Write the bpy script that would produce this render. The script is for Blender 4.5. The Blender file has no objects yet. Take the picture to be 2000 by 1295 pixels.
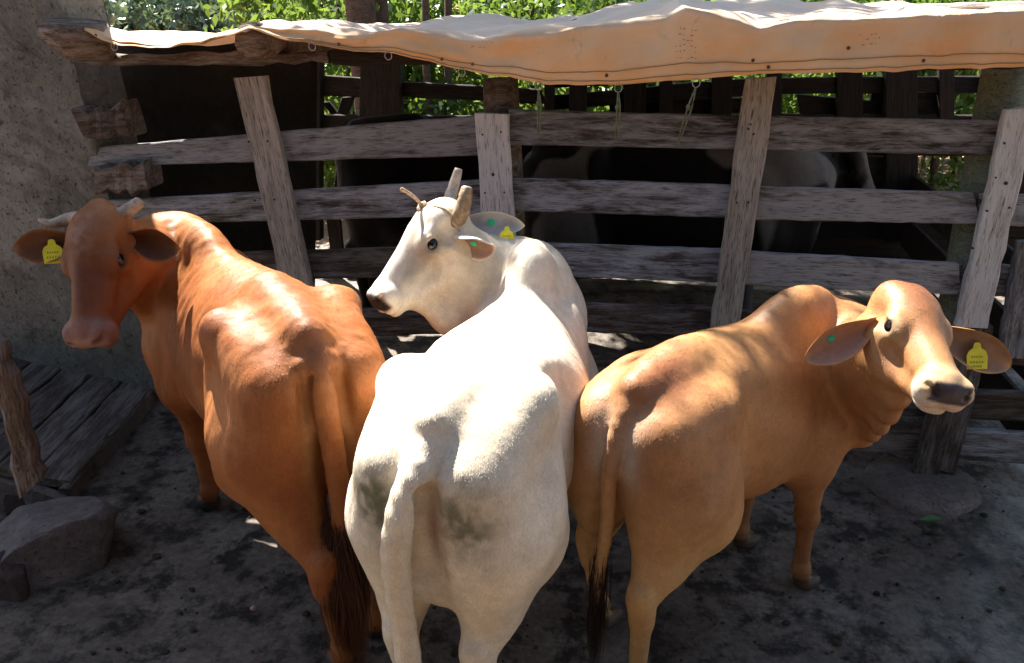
import bpy, bmesh, math, random
import numpy as np
from mathutils import Vector, Matrix

random.seed(7); rng = np.random.default_rng(7)
sc = bpy.context.scene
COL = sc.collection

# ------------------------------------------------------------------ camera, sky, sun
H, PITCH, FPX, CX, CY = 2.24, math.radians(24), 2000*28/36, 1000.0, 647.5
cam = bpy.data.cameras.new('camera'); cam.lens = 28; cam.sensor_width = 36; cam.clip_end = 600; cam.clip_start = .02
camo = bpy.data.objects.new('camera', cam); COL.objects.link(camo)
camo.location = (0, 0, H); camo.rotation_euler = (math.pi/2-PITCH, 0, 0)
sc.camera = camo
SUN_EL, SUN_AZ = math.radians(48.5), math.radians(-28)      # azimuth from +Y, negative = to the left
w = bpy.data.worlds.new('World'); sc.world = w; w.use_nodes = True
nt = w.node_tree
sky = nt.nodes.new('ShaderNodeTexSky'); sky.sky_type = 'NISHITA'; sky.sun_disc = False
sky.sun_elevation = SUN_EL; sky.sun_rotation = SUN_AZ
hz = nt.nodes.new('ShaderNodeMix'); hz.data_type = 'RGBA'; hz.blend_type = 'MULTIPLY'; hz.inputs[0].default_value = 1; hz.inputs[7].default_value = (1, .95, .86, 1)      # warm, hazy air
nt.links.new(sky.outputs[0], hz.inputs[6]); nt.links.new(hz.outputs[2], nt.nodes['Background'].inputs[0]); nt.nodes['Background'].inputs[1].default_value = .06
sl = bpy.data.lights.new('sun', 'SUN'); sl.energy = 5.0; sl.angle = math.radians(.55); sl.color = (1, .95, .87)
so = bpy.data.objects.new('sun', sl); COL.objects.link(so)
sdir = Vector((math.sin(SUN_AZ)*math.cos(SUN_EL), math.cos(SUN_AZ)*math.cos(SUN_EL), math.sin(SUN_EL)))
so.rotation_euler = sdir.to_track_quat('Z', 'Y').to_euler()
so.location = sdir*30
sc.view_settings.view_transform = 'Standard'; sc.view_settings.look = 'None'
sc.view_settings.exposure = 2.3; sc.view_settings.gamma = 1; sc.view_settings.use_curve_mapping = False

# ------------------------------------------------------------------ helpers
FW = np.array([0, math.cos(PITCH), -math.sin(PITCH)]); UP = np.array([0, math.sin(PITCH), math.cos(PITCH)])
CAM = np.array([0, 0, H])
def ray(x, y): return FW+np.array([1., 0, 0])*(x-CX)/FPX+UP*(CY-y)/FPX
def on_depth(x, y, d): return CAM+ray(x, y)*d
def on_z(x, y, z=0.): r = ray(x, y); return CAM+r*((z-H)/r[2])
def on_plane(x, y, p0, n): r = ray(x, y); return CAM+r*(np.dot(p0-CAM, n)/np.dot(r, n))

def tag(o, label=None, cat=None, group=None, kind=None):
    if label: o['label'] = label
    if cat: o['category'] = cat
    if group: o['group'] = group
    if kind: o['kind'] = kind
    return o
def empty(name, loc=(0, 0, 0), label=None, cat=None, group=None):
    o = bpy.data.objects.new(name, None); COL.objects.link(o); o.location = loc; o.empty_display_size = .1
    return tag(o, label, cat, group)
def mesh_obj(name, V, Fc, mat, parent=None, smooth=False, loc=None):
    me = bpy.data.meshes.new(name); me.from_pydata([tuple(map(float, v)) for v in V], [], [tuple(map(int, f)) for f in Fc])
    me.update()
    if smooth: me.polygons.foreach_set('use_smooth', [True]*len(me.polygons))
    o = bpy.data.objects.new(name, me); COL.objects.link(o)
    if mat: me.materials.append(mat)
    if parent: o.parent = parent
    if loc is not None: o.location = loc
    return o
def fast_mesh(name, V, Q, mat, parent=None, smooth=True, n=4):
    V = np.asarray(V, np.float32); Q = np.asarray(Q, np.int32)
    me = bpy.data.meshes.new(name); me.vertices.add(len(V)); me.vertices.foreach_set('co', V.ravel())
    me.loops.add(Q.size); me.loops.foreach_set('vertex_index', Q.ravel())
    me.polygons.add(len(Q)); me.polygons.foreach_set('loop_start', np.arange(0, Q.size, n, dtype=np.int32))
    me.update(calc_edges=True); me.validate()
    me.polygons.foreach_set('use_smooth', np.full(len(me.polygons), smooth))
    o = bpy.data.objects.new(name, me); COL.objects.link(o)
    if mat: me.materials.append(mat)
    if parent: o.parent = parent
    return o
def set_col(o, C):
    a = o.data.color_attributes.new('Col', 'FLOAT_COLOR', 'POINT')
    C4 = np.ones((len(C), 4), np.float32); C4[:, :3] = C; a.data.foreach_set('color', C4.ravel())

def hsh(i): return (np.sin(i*12.9898)*43758.5453) % 1.0
def vnoise(P, s, seed=0):
    P = np.asarray(P, float)*s+seed*17.3
    i = np.floor(P); f = P-i; f = f*f*(3-2*f); out = 0
    for dx in (0, 1):
        for dy in (0, 1):
            for dz in (0, 1):
                n = (i[:, 0]+dx)*57.0+(i[:, 1]+dy)*113.0+(i[:, 2]+dz)*271.0
                wgt = (f[:, 0] if dx else 1-f[:, 0])*(f[:, 1] if dy else 1-f[:, 1])*(f[:, 2] if dz else 1-f[:, 2])
                out = out+wgt*(np.sin(n*.7131+1.3)*43758.5453 % 1.0)
    return out
def fbm(P, s, o=3, seed=0): return sum(vnoise(P, s*2**k, seed+k)*.5**k for k in range(o))/sum(.5**k for k in range(o))

# ------------------------------------------------------------------ node materials
class NM:
    def __init__(self, name):
        self.m = bpy.data.materials.new(name); self.m.use_nodes = True; self.t = self.m.node_tree
        self.b = self.t.nodes['Principled BSDF']; self.out = self.t.nodes['Material Output']
    def n(self, typ, **kw):
        nd = self.t.nodes.new('ShaderNode'+typ)
        for k, v in kw.items():
            if k in nd.inputs: self.set(nd.inputs[k], v)
            else: setattr(nd, k, v)
        return nd
    def set(self, inp, v):
        if hasattr(v, 'is_output') or isinstance(v, bpy.types.NodeSocket): self.t.links.new(v, inp)
        else: inp.default_value = v
    def P(self, **kw):
        for k, v in kw.items(): self.set(self.b.inputs[k.replace('_', ' ')], v)
    def coord(self, kind='Object', scale=(1, 1, 1)):
        c = self.n('TexCoord'); m = self.n('Mapping'); m.inputs['Scale'].default_value = scale
        self.t.links.new(c.outputs[kind], m.inputs[0]); return m.outputs[0]
    def noise(self, vec, scale, detail=4, rough=.6, dist=0):
        nd = self.n('TexNoise'); self.set(nd.inputs['Vector'], vec); nd.inputs['Scale'].default_value = scale
        nd.inputs['Detail'].default_value = detail; nd.inputs['Roughness'].default_value = rough; nd.inputs['Distortion'].default_value = dist
        return nd.outputs[0]
    def ramp(self, fac, stops):
        r = self.n('ValToRGB'); self.set(r.inputs[0], fac); e = r.color_ramp.elements
        while len(e) < len(stops): e.new(.5)
        for k, (p, c) in enumerate(stops):
            e[k].position = p; e[k].color = (c, c, c, 1) if not hasattr(c, '__len__') else (*c, 1)
        return r.outputs[0]
    def mix(self, fac, a, b, mode='MIX'):
        m = self.n('Mix', data_type='RGBA', blend_type=mode)
        self.set(m.inputs[0], fac)
        for s, v in ((6, a), (7, b)): self.set(m.inputs[s], (*v, 1) if isinstance(v, tuple) and len(v) == 3 else v)
        return m.outputs[2]
    def math(self, op, a, b=0.):
        m = self.n('Math', operation=op); self.set(m.inputs[0], a); self.set(m.inputs[1], b); return m.outputs[0]
    def bump(self, h, strength=.5, dist=.01, normal=None):
        b = self.n('Bump'); self.set(b.inputs['Height'], h); b.inputs['Strength'].default_value = strength; b.inputs['Distance'].default_value = dist
        if normal is not None: self.set(b.inputs['Normal'], normal)
        return b.outputs[0]
    def rand(self): return self.n('ObjectInfo').outputs['Random']

def wood(name, dark, light, paint=None, amount=.5, moss=0., rough=.85):
    m = NM(name); v = m.coord('Object', (1, 1, 1))
    off = m.n('VectorMath', operation='ADD'); m.set(off.inputs[0], v)
    cx = m.n('CombineXYZ'); r = m.math('MULTIPLY', m.rand(), 37.0)
    for k in range(3): m.set(cx.inputs[k], r)
    m.set(off.inputs[1], cx.outputs[0])
    st = m.n('Mapping'); m.set(st.inputs[0], off.outputs[0]); st.inputs['Scale'].default_value = (.7, 9, 9)
    g = m.noise(st.outputs[0], 5, 7, .68, .6); g2 = m.noise(st.outputs[0], 22, 4, .6)
    c = m.ramp(g, [(.28, dark), (.52, tuple((a+b)/2 for a, b in zip(dark, light))), (.75, light)])
    crack = m.ramp(g2, [(.33, .25), (.47, 1.)])
    c = m.mix(1., c, crack, 'MULTIPLY')
    hgt = m.math('ADD', g, m.math('MULTIPLY', g2, .6))
    if paint:
        st2 = m.n('Mapping'); m.set(st2.inputs[0], off.outputs[0]); st2.inputs['Scale'].default_value = (1.2, 5, 5)
        p = m.noise(st2.outputs[0], 3.2, 8, .72, .4)
        mask = m.ramp(m.math('ADD', p, m.math('MULTIPLY', m.math('SUBTRACT', g, .5), .55)), [(.52-amount*.3, 0.), (.74-amount*.3, .9)])
        mask = m.math('MULTIPLY', mask, crack)
        c = m.mix(mask, c, paint)
    if moss:
        q = m.noise(off.outputs[0], 4.5, 4, .6)
        c = m.mix(m.math('MULTIPLY', m.ramp(q, [(.52, 0.), (.72, 1.)]), moss), c, (.09, .10, .03))
    c = m.mix(1., c, m.ramp(m.math('FRACT', m.math('MULTIPLY', m.rand(), 7.31)), [(0., (.66, .65, .64)), (.5, (1., 1., 1.)), (1., (1.28, 1.28, 1.3))]), 'MULTIPLY')
    m.P(Base_Color=c, Roughness=rough, Normal=m.bump(hgt, .9, .012)); m.b.inputs['Specular IOR Level'].default_value = .25
    return m.m

M = {}
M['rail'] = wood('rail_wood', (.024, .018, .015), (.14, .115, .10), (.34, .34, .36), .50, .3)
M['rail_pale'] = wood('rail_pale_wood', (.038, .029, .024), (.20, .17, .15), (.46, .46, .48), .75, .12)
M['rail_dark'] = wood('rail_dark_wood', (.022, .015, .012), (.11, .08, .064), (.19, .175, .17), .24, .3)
M['plank_grey'] = wood('plank_grey_wood', (.28, .245, .205), (.74, .67, .59), None, .5, .12)
M['plank_white'] = wood('plank_white_wood', (.22, .19, .165), (.56, .53, .50), (.68, .66, .65), .8, .06)
M['post_green'] = wood('post_green_wood', (.10, .115, .085), (.26, .30, .23), None, .5, .3)
M['log'] = wood('log_wood', (.05, .03, .022), (.24, .17, .12), (.25, .22, .2), .2, .1)
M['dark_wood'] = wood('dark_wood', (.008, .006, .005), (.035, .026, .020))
M['deck'] = wood('deck_wood', (.035, .026, .02), (.13, .10, .08), (.18, .155, .135), .25)

def simple(name, col, rough=.6, spec=.4, nscale=None, var=.25, bump=.3, metal=0.):
    m = NM(name)
    if nscale:
        v = m.coord(); g = m.noise(v, nscale, 6, .65)
        c = m.mix(m.ramp(g, [(.3, 0.), (.7, 1.)]), tuple(x*(1-var) for x in col), tuple(min(1, x*(1+var)) for x in col))
        m.P(Base_Color=c, Normal=m.bump(g, bump, .01))
    else: m.P(Base_Color=(*col, 1))
    m.P(Roughness=rough, Metallic=metal); m.b.inputs['Specular IOR Level'].default_value = spec
    return m.m

def concrete(name, a, b, stain):
    m = NM(name); v = m.coord()
    g = m.noise(v, 2.2, 8, .65, .3); f = m.noise(v, 28, 6, .7); s = m.noise(v, 6, 8, .75, .8)
    c = m.mix(m.ramp(g, [(.3, 0.), (.7, 1.)]), a, b)
    c = m.mix(m.ramp(s, [(.55, 0.), (.68, .8)]), c, stain)
    c = m.mix(.55, c, m.mix(1., c, m.ramp(f, [(.3, .35), (.65, 1.)]), 'MULTIPLY'))
    hp = m.math('SUBTRACT', m.math('ADD', f, m.math('MULTIPLY', s, .8)), m.math('MULTIPLY', m.ramp(m.noise(v, 46, 5, .65), [(.60, 0.), (.67, 1.)]), .5))
    pm = m.math('MULTIPLY', m.ramp(m.noise(v, 46, 5, .65), [(.60, 0.), (.67, 1.)]), m.ramp(m.noise(v, 2.7, 6, .7), [(.44, .15), (.60, 1.)]))
    c = m.mix(m.ramp(m.noise(v, 1.4, 5, .7, .5), [(.52, 0.), (.62, .5)]), c, tuple(min(1, x*1.5) for x in b))
    c = m.mix(pm, c, stain)
    m.P(Base_Color=c, Roughness=.92, Normal=m.bump(hp, .9, .02)); m.b.inputs['Specular IOR Level'].default_value = .2
    return m.m
M['concrete'] = concrete('concrete', (.12, .112, .096), (.25, .235, .205), (.06, .05, .038))
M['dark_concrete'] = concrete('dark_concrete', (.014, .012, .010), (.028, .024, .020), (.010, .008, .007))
M['footing'] = concrete('footing_concrete', (.13, .10, .085), (.22, .175, .15), (.06, .045, .035))
M['rock'] = concrete('rock', (.13, .11, .105), (.25, .21, .20), (.15, .10, .08))
M['brick'] = concrete('brick', (.20, .09, .06), (.30, .15, .10), (.12, .08, .06))

def ground_mat():
    m = NM('ground'); v = m.coord('Object')
    g = m.noise(v, 1.3, 8, .68); s = m.noise(v, 6.5, 10, .72); f = m.noise(v, 34, 6, .72); t = m.noise(v, 12, 8, .7)
    c = m.ramp(g, [(.3, (.075, .056, .042)), (.5, (.15, .118, .093)), (.72, (.27, .225, .185))])
    c = m.mix(m.ramp(s, [(.42, .9), (.52, 0.)]), c, (.022, .017, .013))
    c = m.mix(m.ramp(t, [(.58, 0.), (.68, .5)]), c, (.15, .125, .085))
    c = m.mix(.8, c, m.mix(1., c, m.ramp(f, [(.3, .3), (.7, 1.25)]), 'MULTIPLY'))
    wet = m.ramp(m.noise(v, 1.9, 5, .6), [(.47, .85), (.58, .30)])
    h = m.math('ADD', m.math('MULTIPLY', s, 1.), m.math('MULTIPLY', f, .35))
    m.P(Base_Color=c, Roughness=wet, Normal=m.bump(h, .5, .025)); m.b.inputs['Specular IOR Level'].default_value = .3
    return m.m
M['ground'] = ground_mat()
def earth_mat():
    m = NM('earth'); v = m.coord(); g = m.noise(v, .8, 8, .65); q = m.noise(v, 9, 6, .7)
    c = m.mix(m.ramp(g, [(.4, 0.), (.6, 1.)]), (.26, .13, .075), (.34, .22, .14))
    c = m.mix(m.ramp(q, [(.52, 0.), (.66, .8)]), c, (.07, .10, .03))
    m.P(Base_Color=c, Roughness=.95, Normal=m.bump(q, .6, .05)); return m.m
M['earth'] = earth_mat()

# ------------------------------------------------------------------ setting
def build_ground():
    nx, ny = 170, 170
    xs = np.linspace(-3.6, 4.2, nx); ys = np.linspace(-.6, 7.0, ny)
    X, Y = np.meshgrid(xs, ys); P = np.stack([X.ravel(), Y.ravel(), np.zeros(X.size)], 1)
    P[:, 2] = (fbm(P, 3.0, 4)-.5)*.035+(fbm(P, 14, 2, 5)-.5)*.012
    e = np.minimum(np.minimum(P[:, 0]+3.6, 4.2-P[:, 0]), np.minimum(P[:, 1]+.6, 7.0-P[:, 1])); P[:, 2] = P[:, 2]*np.clip(e/.3, 0, 1)+.004
    i = np.arange(nx*ny).reshape(ny, nx)
    Q = np.stack([i[:-1, :-1], i[:-1, 1:], i[1:, 1:], i[1:, :-1]], -1).reshape(-1, 4)
    tag(fast_mesh('yard_floor', P, Q, M['ground']), kind='structure')
    g = mesh_obj('ground', [(-300, -100, -.03), (300, -100, -.03), (300, 500, -.03), (-300, 500, -.03)], [(0, 1, 2, 3)], M['earth']); tag(g, kind='structure')
build_ground()

def slab(name, c4, n, thick, mat, parent, seg=14, bev=.006, wob=.004, ends=.01, seed=0):
    """plank whose front face is the quad c4 (tl,tr,br,bl, along the long side tl->tr), extruded by thick along -n; worn edges"""
    tl, tr, br, bl = [np.asarray(c, float) for c in c4]; n = np.asarray(n, float)
    rs = np.random.default_rng(seed+len(name))
    org = (tl+tr+br+bl)/4; ex = (tr+br-tl-bl); L = np.linalg.norm(ex); ex /= L
    ey = n; ez = np.cross(ex, ey); 
    prof = []   # (t across 0..1, depth, inset)
    V = []; ring = [(0, bev), (0, 1-bev), (bev, 1), (thick-bev, 1), (thick, 1-bev), (thick, bev), (thick-bev, 0), (bev, 0)]
    for k in range(seg+1):
        u = k/seg
        wt, wb = rs.normal(0, wob), rs.normal(0, wob); wd = rs.normal(0, wob*.5)
        top = tl+(tr-tl)*u; bot = bl+(br-bl)*u; ax = bot-top; W = np.linalg.norm(ax); ax /= W
        top = top+ax*wt; bot = bot+ax*wb; W = np.linalg.norm(bot-top)
        eu = ex*rs.normal(0, ends) if k in (0, seg) else 0
        for (d, t) in ring:
            tt = 0 if t == 0 else (W if t == 1 else (bev if t == bev else W-bev))
            V.append(top+ax*tt-n*(d+wd)+eu*(tt/W-.5)*2 if k in (0, seg) else top+ax*tt-n*(d+wd))
    V = np.array(V); R = np.stack([ex, ey, ez], 1); Vl = (V-org)@R
    m = len(ring); Fc = []
    for k in range(seg):
        for j in range(m): Fc.append((k*m+j, k*m+(j+1) % m, (k+1)*m+(j+1) % m, (k+1)*m+j))
    Fc.append(tuple(range(m))[::-1]); Fc.append(tuple(seg*m+j for j in range(m)))
    o = mesh_obj(name, Vl, Fc, mat, parent)
    mw = Matrix(((R[0, 0], R[0, 1], R[0, 2], org[0]), (R[1, 0], R[1, 1], R[1, 2], org[1]), (R[2, 0], R[2, 1], R[2, 2], org[2]), (0, 0, 0, 1)))
    if parent: mw = Matrix.Translation(parent.location).inverted() @ mw
    o.matrix_local = mw
    bm = bmesh.new(); bm.from_mesh(o.data); bmesh.ops.recalc_face_normals(bm, faces=bm.faces); bm.to_mesh(o.data); bm.free()
    return o

def tube(name, pts, rad, mat, parent=None, n=10, caps=True, jitter=0., smooth=True, seed=1):
    rs = np.random.default_rng(seed); pts = np.asarray(pts, float); K = len(pts); V = []; Fc = []
    rad = np.broadcast_to(np.asarray(rad, float), (K,)); up = np.array([.13, .21, 1.])
    jit = 1+rs.normal(0, jitter, n) if jitter else np.ones(n)
    org = pts[0].copy()
    for k in range(K):
        t = pts[min(k+1, K-1)]-pts[max(k-1, 0)]; t /= np.linalg.norm(t)+1e-9
        a = np.cross(t, up)
        if np.linalg.norm(a) < .15: a = np.cross(t, [1., .3, 0])
        a /= np.linalg.norm(a); b = np.cross(t, a)
        for j in range(n):
            q = 2*math.pi*j/n; rr = rad[k]*jit[j]*(1+(rs.normal(0, jitter*.5) if jitter else 0))
            V.append(pts[k]-org+(a*math.cos(q)+b*math.sin(q))*rr)
    for k in range(K-1):
        for j in range(n): Fc.append((k*n+j, k*n+(j+1) % n, (k+1)*n+(j+1) % n, (k+1)*n+j))
    if caps: Fc.append(tuple(range(n))[::-1]); Fc.append(tuple((K-1)*n+j for j in range(n)))
    loc = org-(np.array(parent.location) if parent else 0)
    o = mesh_obj(name, V, Fc, mat, parent, smooth, loc)
    return o
def spline(pts, n):
    P = np.asarray(pts, float); K = len(P); out = []
    for u in np.linspace(0, K-1-1e-6, n):
        i = int(u); f = u-i; p0, p1, p2, p3 = P[max(i-1, 0)], P[i], P[i+1], P[min(i+2, K-1)]
        out.append(.5*((2*p1)+(-p0+p2)*f+(2*p0-5*p1+4*p2-p3)*f*f+(-p0+3*p1-3*p2+p3)*f**3))
    return np.array(out)

# fence plane: right end near, left end farther, leaning a little away from the yard
FA, FB = np.array([-2.02, 3.90, 0]), np.array([1.89, 3.27, 0])
FE = (FB-FA)/np.linalg.norm(FB-FA); FUP = np.array([.0, math.sin(math.radians(4)), math.cos(math.radians(4))])
FN = np.cross(FE, FUP); FN /= np.linalg.norm(FN)
if FN[1] > 0: FN = -FN                      # towards the camera
def fp(x, y, off=0.): return on_plane(x, y, FA+FN*off, FN)

def build_fence():
    f = empty('wooden_fence', (FA+FB)/2, 'weathered plank fence with six rails of peeling whitewash behind the cattle', 'fence')
    def rail(x0, x1, t0, t1, b0, b1, mat, off=0., name='rail', seed=0):
        return slab(name, [fp(x0, t0, off), fp(x1, t1, off), fp(x1, b1, off), fp(x0, b0, off)], FN, .04, mat, f, 22, .006, .0012, .01, seed)
    R = 'rail'
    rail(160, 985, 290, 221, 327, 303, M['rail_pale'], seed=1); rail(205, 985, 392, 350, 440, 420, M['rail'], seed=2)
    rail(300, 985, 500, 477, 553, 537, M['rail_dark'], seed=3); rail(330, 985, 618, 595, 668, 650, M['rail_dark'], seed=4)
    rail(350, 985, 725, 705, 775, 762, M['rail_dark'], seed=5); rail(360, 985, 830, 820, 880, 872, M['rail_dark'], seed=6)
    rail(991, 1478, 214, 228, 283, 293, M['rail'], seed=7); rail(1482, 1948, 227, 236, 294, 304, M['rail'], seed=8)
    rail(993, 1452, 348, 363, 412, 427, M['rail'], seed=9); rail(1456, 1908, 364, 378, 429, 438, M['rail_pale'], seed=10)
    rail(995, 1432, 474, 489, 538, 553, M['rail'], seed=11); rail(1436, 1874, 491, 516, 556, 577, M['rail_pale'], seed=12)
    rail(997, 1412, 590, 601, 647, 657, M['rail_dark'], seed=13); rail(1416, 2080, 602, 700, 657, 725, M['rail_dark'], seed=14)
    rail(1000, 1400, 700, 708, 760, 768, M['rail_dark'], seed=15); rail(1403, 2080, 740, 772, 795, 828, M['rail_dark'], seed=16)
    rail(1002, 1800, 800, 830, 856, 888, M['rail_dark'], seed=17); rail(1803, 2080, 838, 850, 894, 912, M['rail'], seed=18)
    rail(1960, 2090, 236, 240, 304, 309, M['rail'], .002, seed=19); rail(1912, 2090, 378, 384, 440, 446, M['rail'], seed=20); rail(1880, 2090, 516, 524, 577, 586, M['rail'], seed=21)
    def post(x0, y0, x1, y1, w0, w1, mat, off, th, seed, name='post'):
        a, b, c, d = fp(x0, y0, off), fp(x0+w0, y0+.5, off), fp(x1+w1, y1, off), fp(x1, y1, off)
        return slab(name, [b, c, d, a], FN, th, mat, f, 16, .005, .003, .008, seed)
    post(455, 150, 620, 860, 62, 52, M['plank_grey'], .045, .042, 31)
    post(926, 222, 978, 905, 66, 50, M['plank_white'], .046, .043, 32)
    post(1457, 152, 1352, 905, 61, 50, M['plank_grey'], .045, .042, 33)
    post(1966, 212, 1868, 640, 60, 62, M['plank_white'], .045, .042, 34)
    post(1862, 640, 1782, 928, 58, 52, M['rail_dark'], .040, .04, 35)
    post(1905, 640, 1832, 922, 36, 36, M['rail_dark'], .030, .06, 38)
    post(1988, 470, 1950, 700, 70, 60, M['rail'], .045, .04, 36)
    # round posts behind the rails
    for (x0, y0, x1, y1, r, mt, sd) in ((978, 152, 1012, 905, .088, 'log', 1), (1970, 118, 1822, 900, .10, 'post_green', 2), (1478, 172, 1402, 905, .05, 'dark_wood', 3), (512, 250, 660, 860, .06, 'dark_wood', 4)):
        a, b = fp(x0, y0, -.045-r), fp(x1, y1, -.045-r)
        tube('round_post', [a+(b-a)*t for t in np.linspace(0, 1, 8)], [r*.93]+[r]*7, M[mt], f, 14, True, .03, True, sd)
    # nail heads
    nm = simple('rust', (.03, .018, .013), .7)
    for (x, y, off) in ((942, 263, .047), (978, 258, .047), (947, 377, .047), (985, 376, .047), (963, 341, .047), (1466, 243, .046), (1472, 262, .046), (1462, 252, .046), (1439, 396, .046), (1462, 395, .046),
                        (1962, 280, .046), (1945, 347, .046), (1965, 358, .046), (1928, 412, .046), (1972, 406, .046), (1900, 485, .046), (485, 277, .046), (522, 276, .046), (497, 392, .046), (535, 390, .046)):
        p = fp(x, y, off); r = .0055 if (x, y) not in ((963, 341), (1965, 358)) else .009
        tube('nail', [p-FN*.004, p+FN*.0015], [r, r*.8], nm, f, 7)
build_fence()

# ------------------------------------------------------------------ cattle: one continuous skin from an implicit field
class Field:
    def __init__(self, lo, hi, h):
        self.lo = np.array(lo, np.float32); self.h = h
        self.n = np.ceil((np.array(hi)-self.lo)/h).astype(int)+1
        self.a = np.full(self.n, .25, np.float32)
    def sub(self, lo, hi):
        i0 = np.clip(np.floor((np.asarray(lo)-self.lo)/self.h).astype(int), 0, self.n-1)
        i1 = np.clip(np.ceil((np.asarray(hi)-self.lo)/self.h).astype(int)+1, 1, self.n)
        sl_ = tuple(slice(a, b) for a, b in zip(i0, i1))
        ax = [self.lo[k]+self.h*np.arange(i0[k], i1[k], dtype=np.float32) for k in range(3)]
        return sl_, np.meshgrid(*ax, indexing='ij')
    def blend(self, sl_, d, k, op='+'):
        a = self.a[sl_]; d = d.astype(np.float32)
        if op == '-': a_, d = -a, d
        else: a_ = a
        hh = np.maximum(k-np.abs(a_-d), 0)/k; r = np.minimum(a_, d)-hh*hh*k*.25
        if op == '-': # smooth subtraction = smooth max(a, -d)
            r = -r
        self.a[sl_] = r
    def mesh(self):
        a = self.a; s = a < 0; n = self.n
        c = np.zeros(n-1, np.uint8)
        for i in (0, 1):
            for j in (0, 1):
                for k in (0, 1): c += s[i:n[0]-1+i, j:n[1]-1+j, k:n[2]-1+k]
        I = np.argwhere((c > 0) & (c < 8)); idx = np.full(n-1, -1, np.int32); idx[tuple(I.T)] = np.arange(len(I))
        cs = [(i, j, k) for i in (0, 1) for j in (0, 1) for k in (0, 1)]
        val = {q: a[I[:, 0]+q[0], I[:, 1]+q[1], I[:, 2]+q[2]] for q in cs}
        acc = np.zeros((len(I), 3)); cnt = np.zeros(len(I))
        for q in cs:
            for ax in range(3):
                if q[ax] == 0:
                    p = list(q); p[ax] = 1; p = tuple(p); va, vb = val[q], val[p]
                    mk = (va < 0) != (vb < 0); t = np.where(mk, va/np.where(mk, va-vb, 1), 0)
                    pt = np.tile(np.array(q, float), (len(I), 1)); pt[:, ax] = t
                    acc += pt*mk[:, None]; cnt += mk
        V = self.lo+(I+acc/cnt[:, None])*self.h
        Q = []
        for ax in range(3):
            b, cc = (ax+1) % 3, (ax+2) % 3
            s0 = [slice(None)]*3; s1 = [slice(None)]*3; s0[ax] = slice(0, -1); s1[ax] = slice(1, None)
            e0, e1 = s[tuple(s0)], s[tuple(s1)]; E_ = np.argwhere(e0 != e1)
            E_ = E_[(E_[:, b] > 0) & (E_[:, cc] > 0) & (E_[:, b] < n[b]-1) & (E_[:, cc] < n[cc]-1)]
            inside = e0[tuple(E_.T)]
            def g(db, dc):
                q = E_.copy(); q[:, b] -= db; q[:, cc] -= dc; return idx[tuple(q.T)]
            quad = np.stack([g(1, 1), g(0, 1), g(0, 0), g(1, 0)], 1)
            quad[~inside] = quad[~inside][:, ::-1]; Q.append(quad)
        Q = np.concatenate(Q); Q = Q[(Q >= 0).all(1)]
        return V, Q

def relax(V, Q, it=2, lam=.5):
    n = len(V); e = np.concatenate([Q[:, [0, 1]], Q[:, [1, 2]], Q[:, [2, 3]], Q[:, [3, 0]]])
    deg = np.bincount(e.ravel(), minlength=n).astype(float)
    for k in range(it):
        for l in (lam, -lam*1.04):
            S = np.zeros_like(V)
            for c in range(3): S[:, c] = np.bincount(e[:, 0], V[e[:, 1], c], n)+np.bincount(e[:, 1], V[e[:, 0], c], n)
            V = V+l*(S/np.maximum(deg, 1)[:, None]-V)
    return V

def nrm(v): v = np.asarray(v, float); return v/np.linalg.norm(v)

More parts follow.
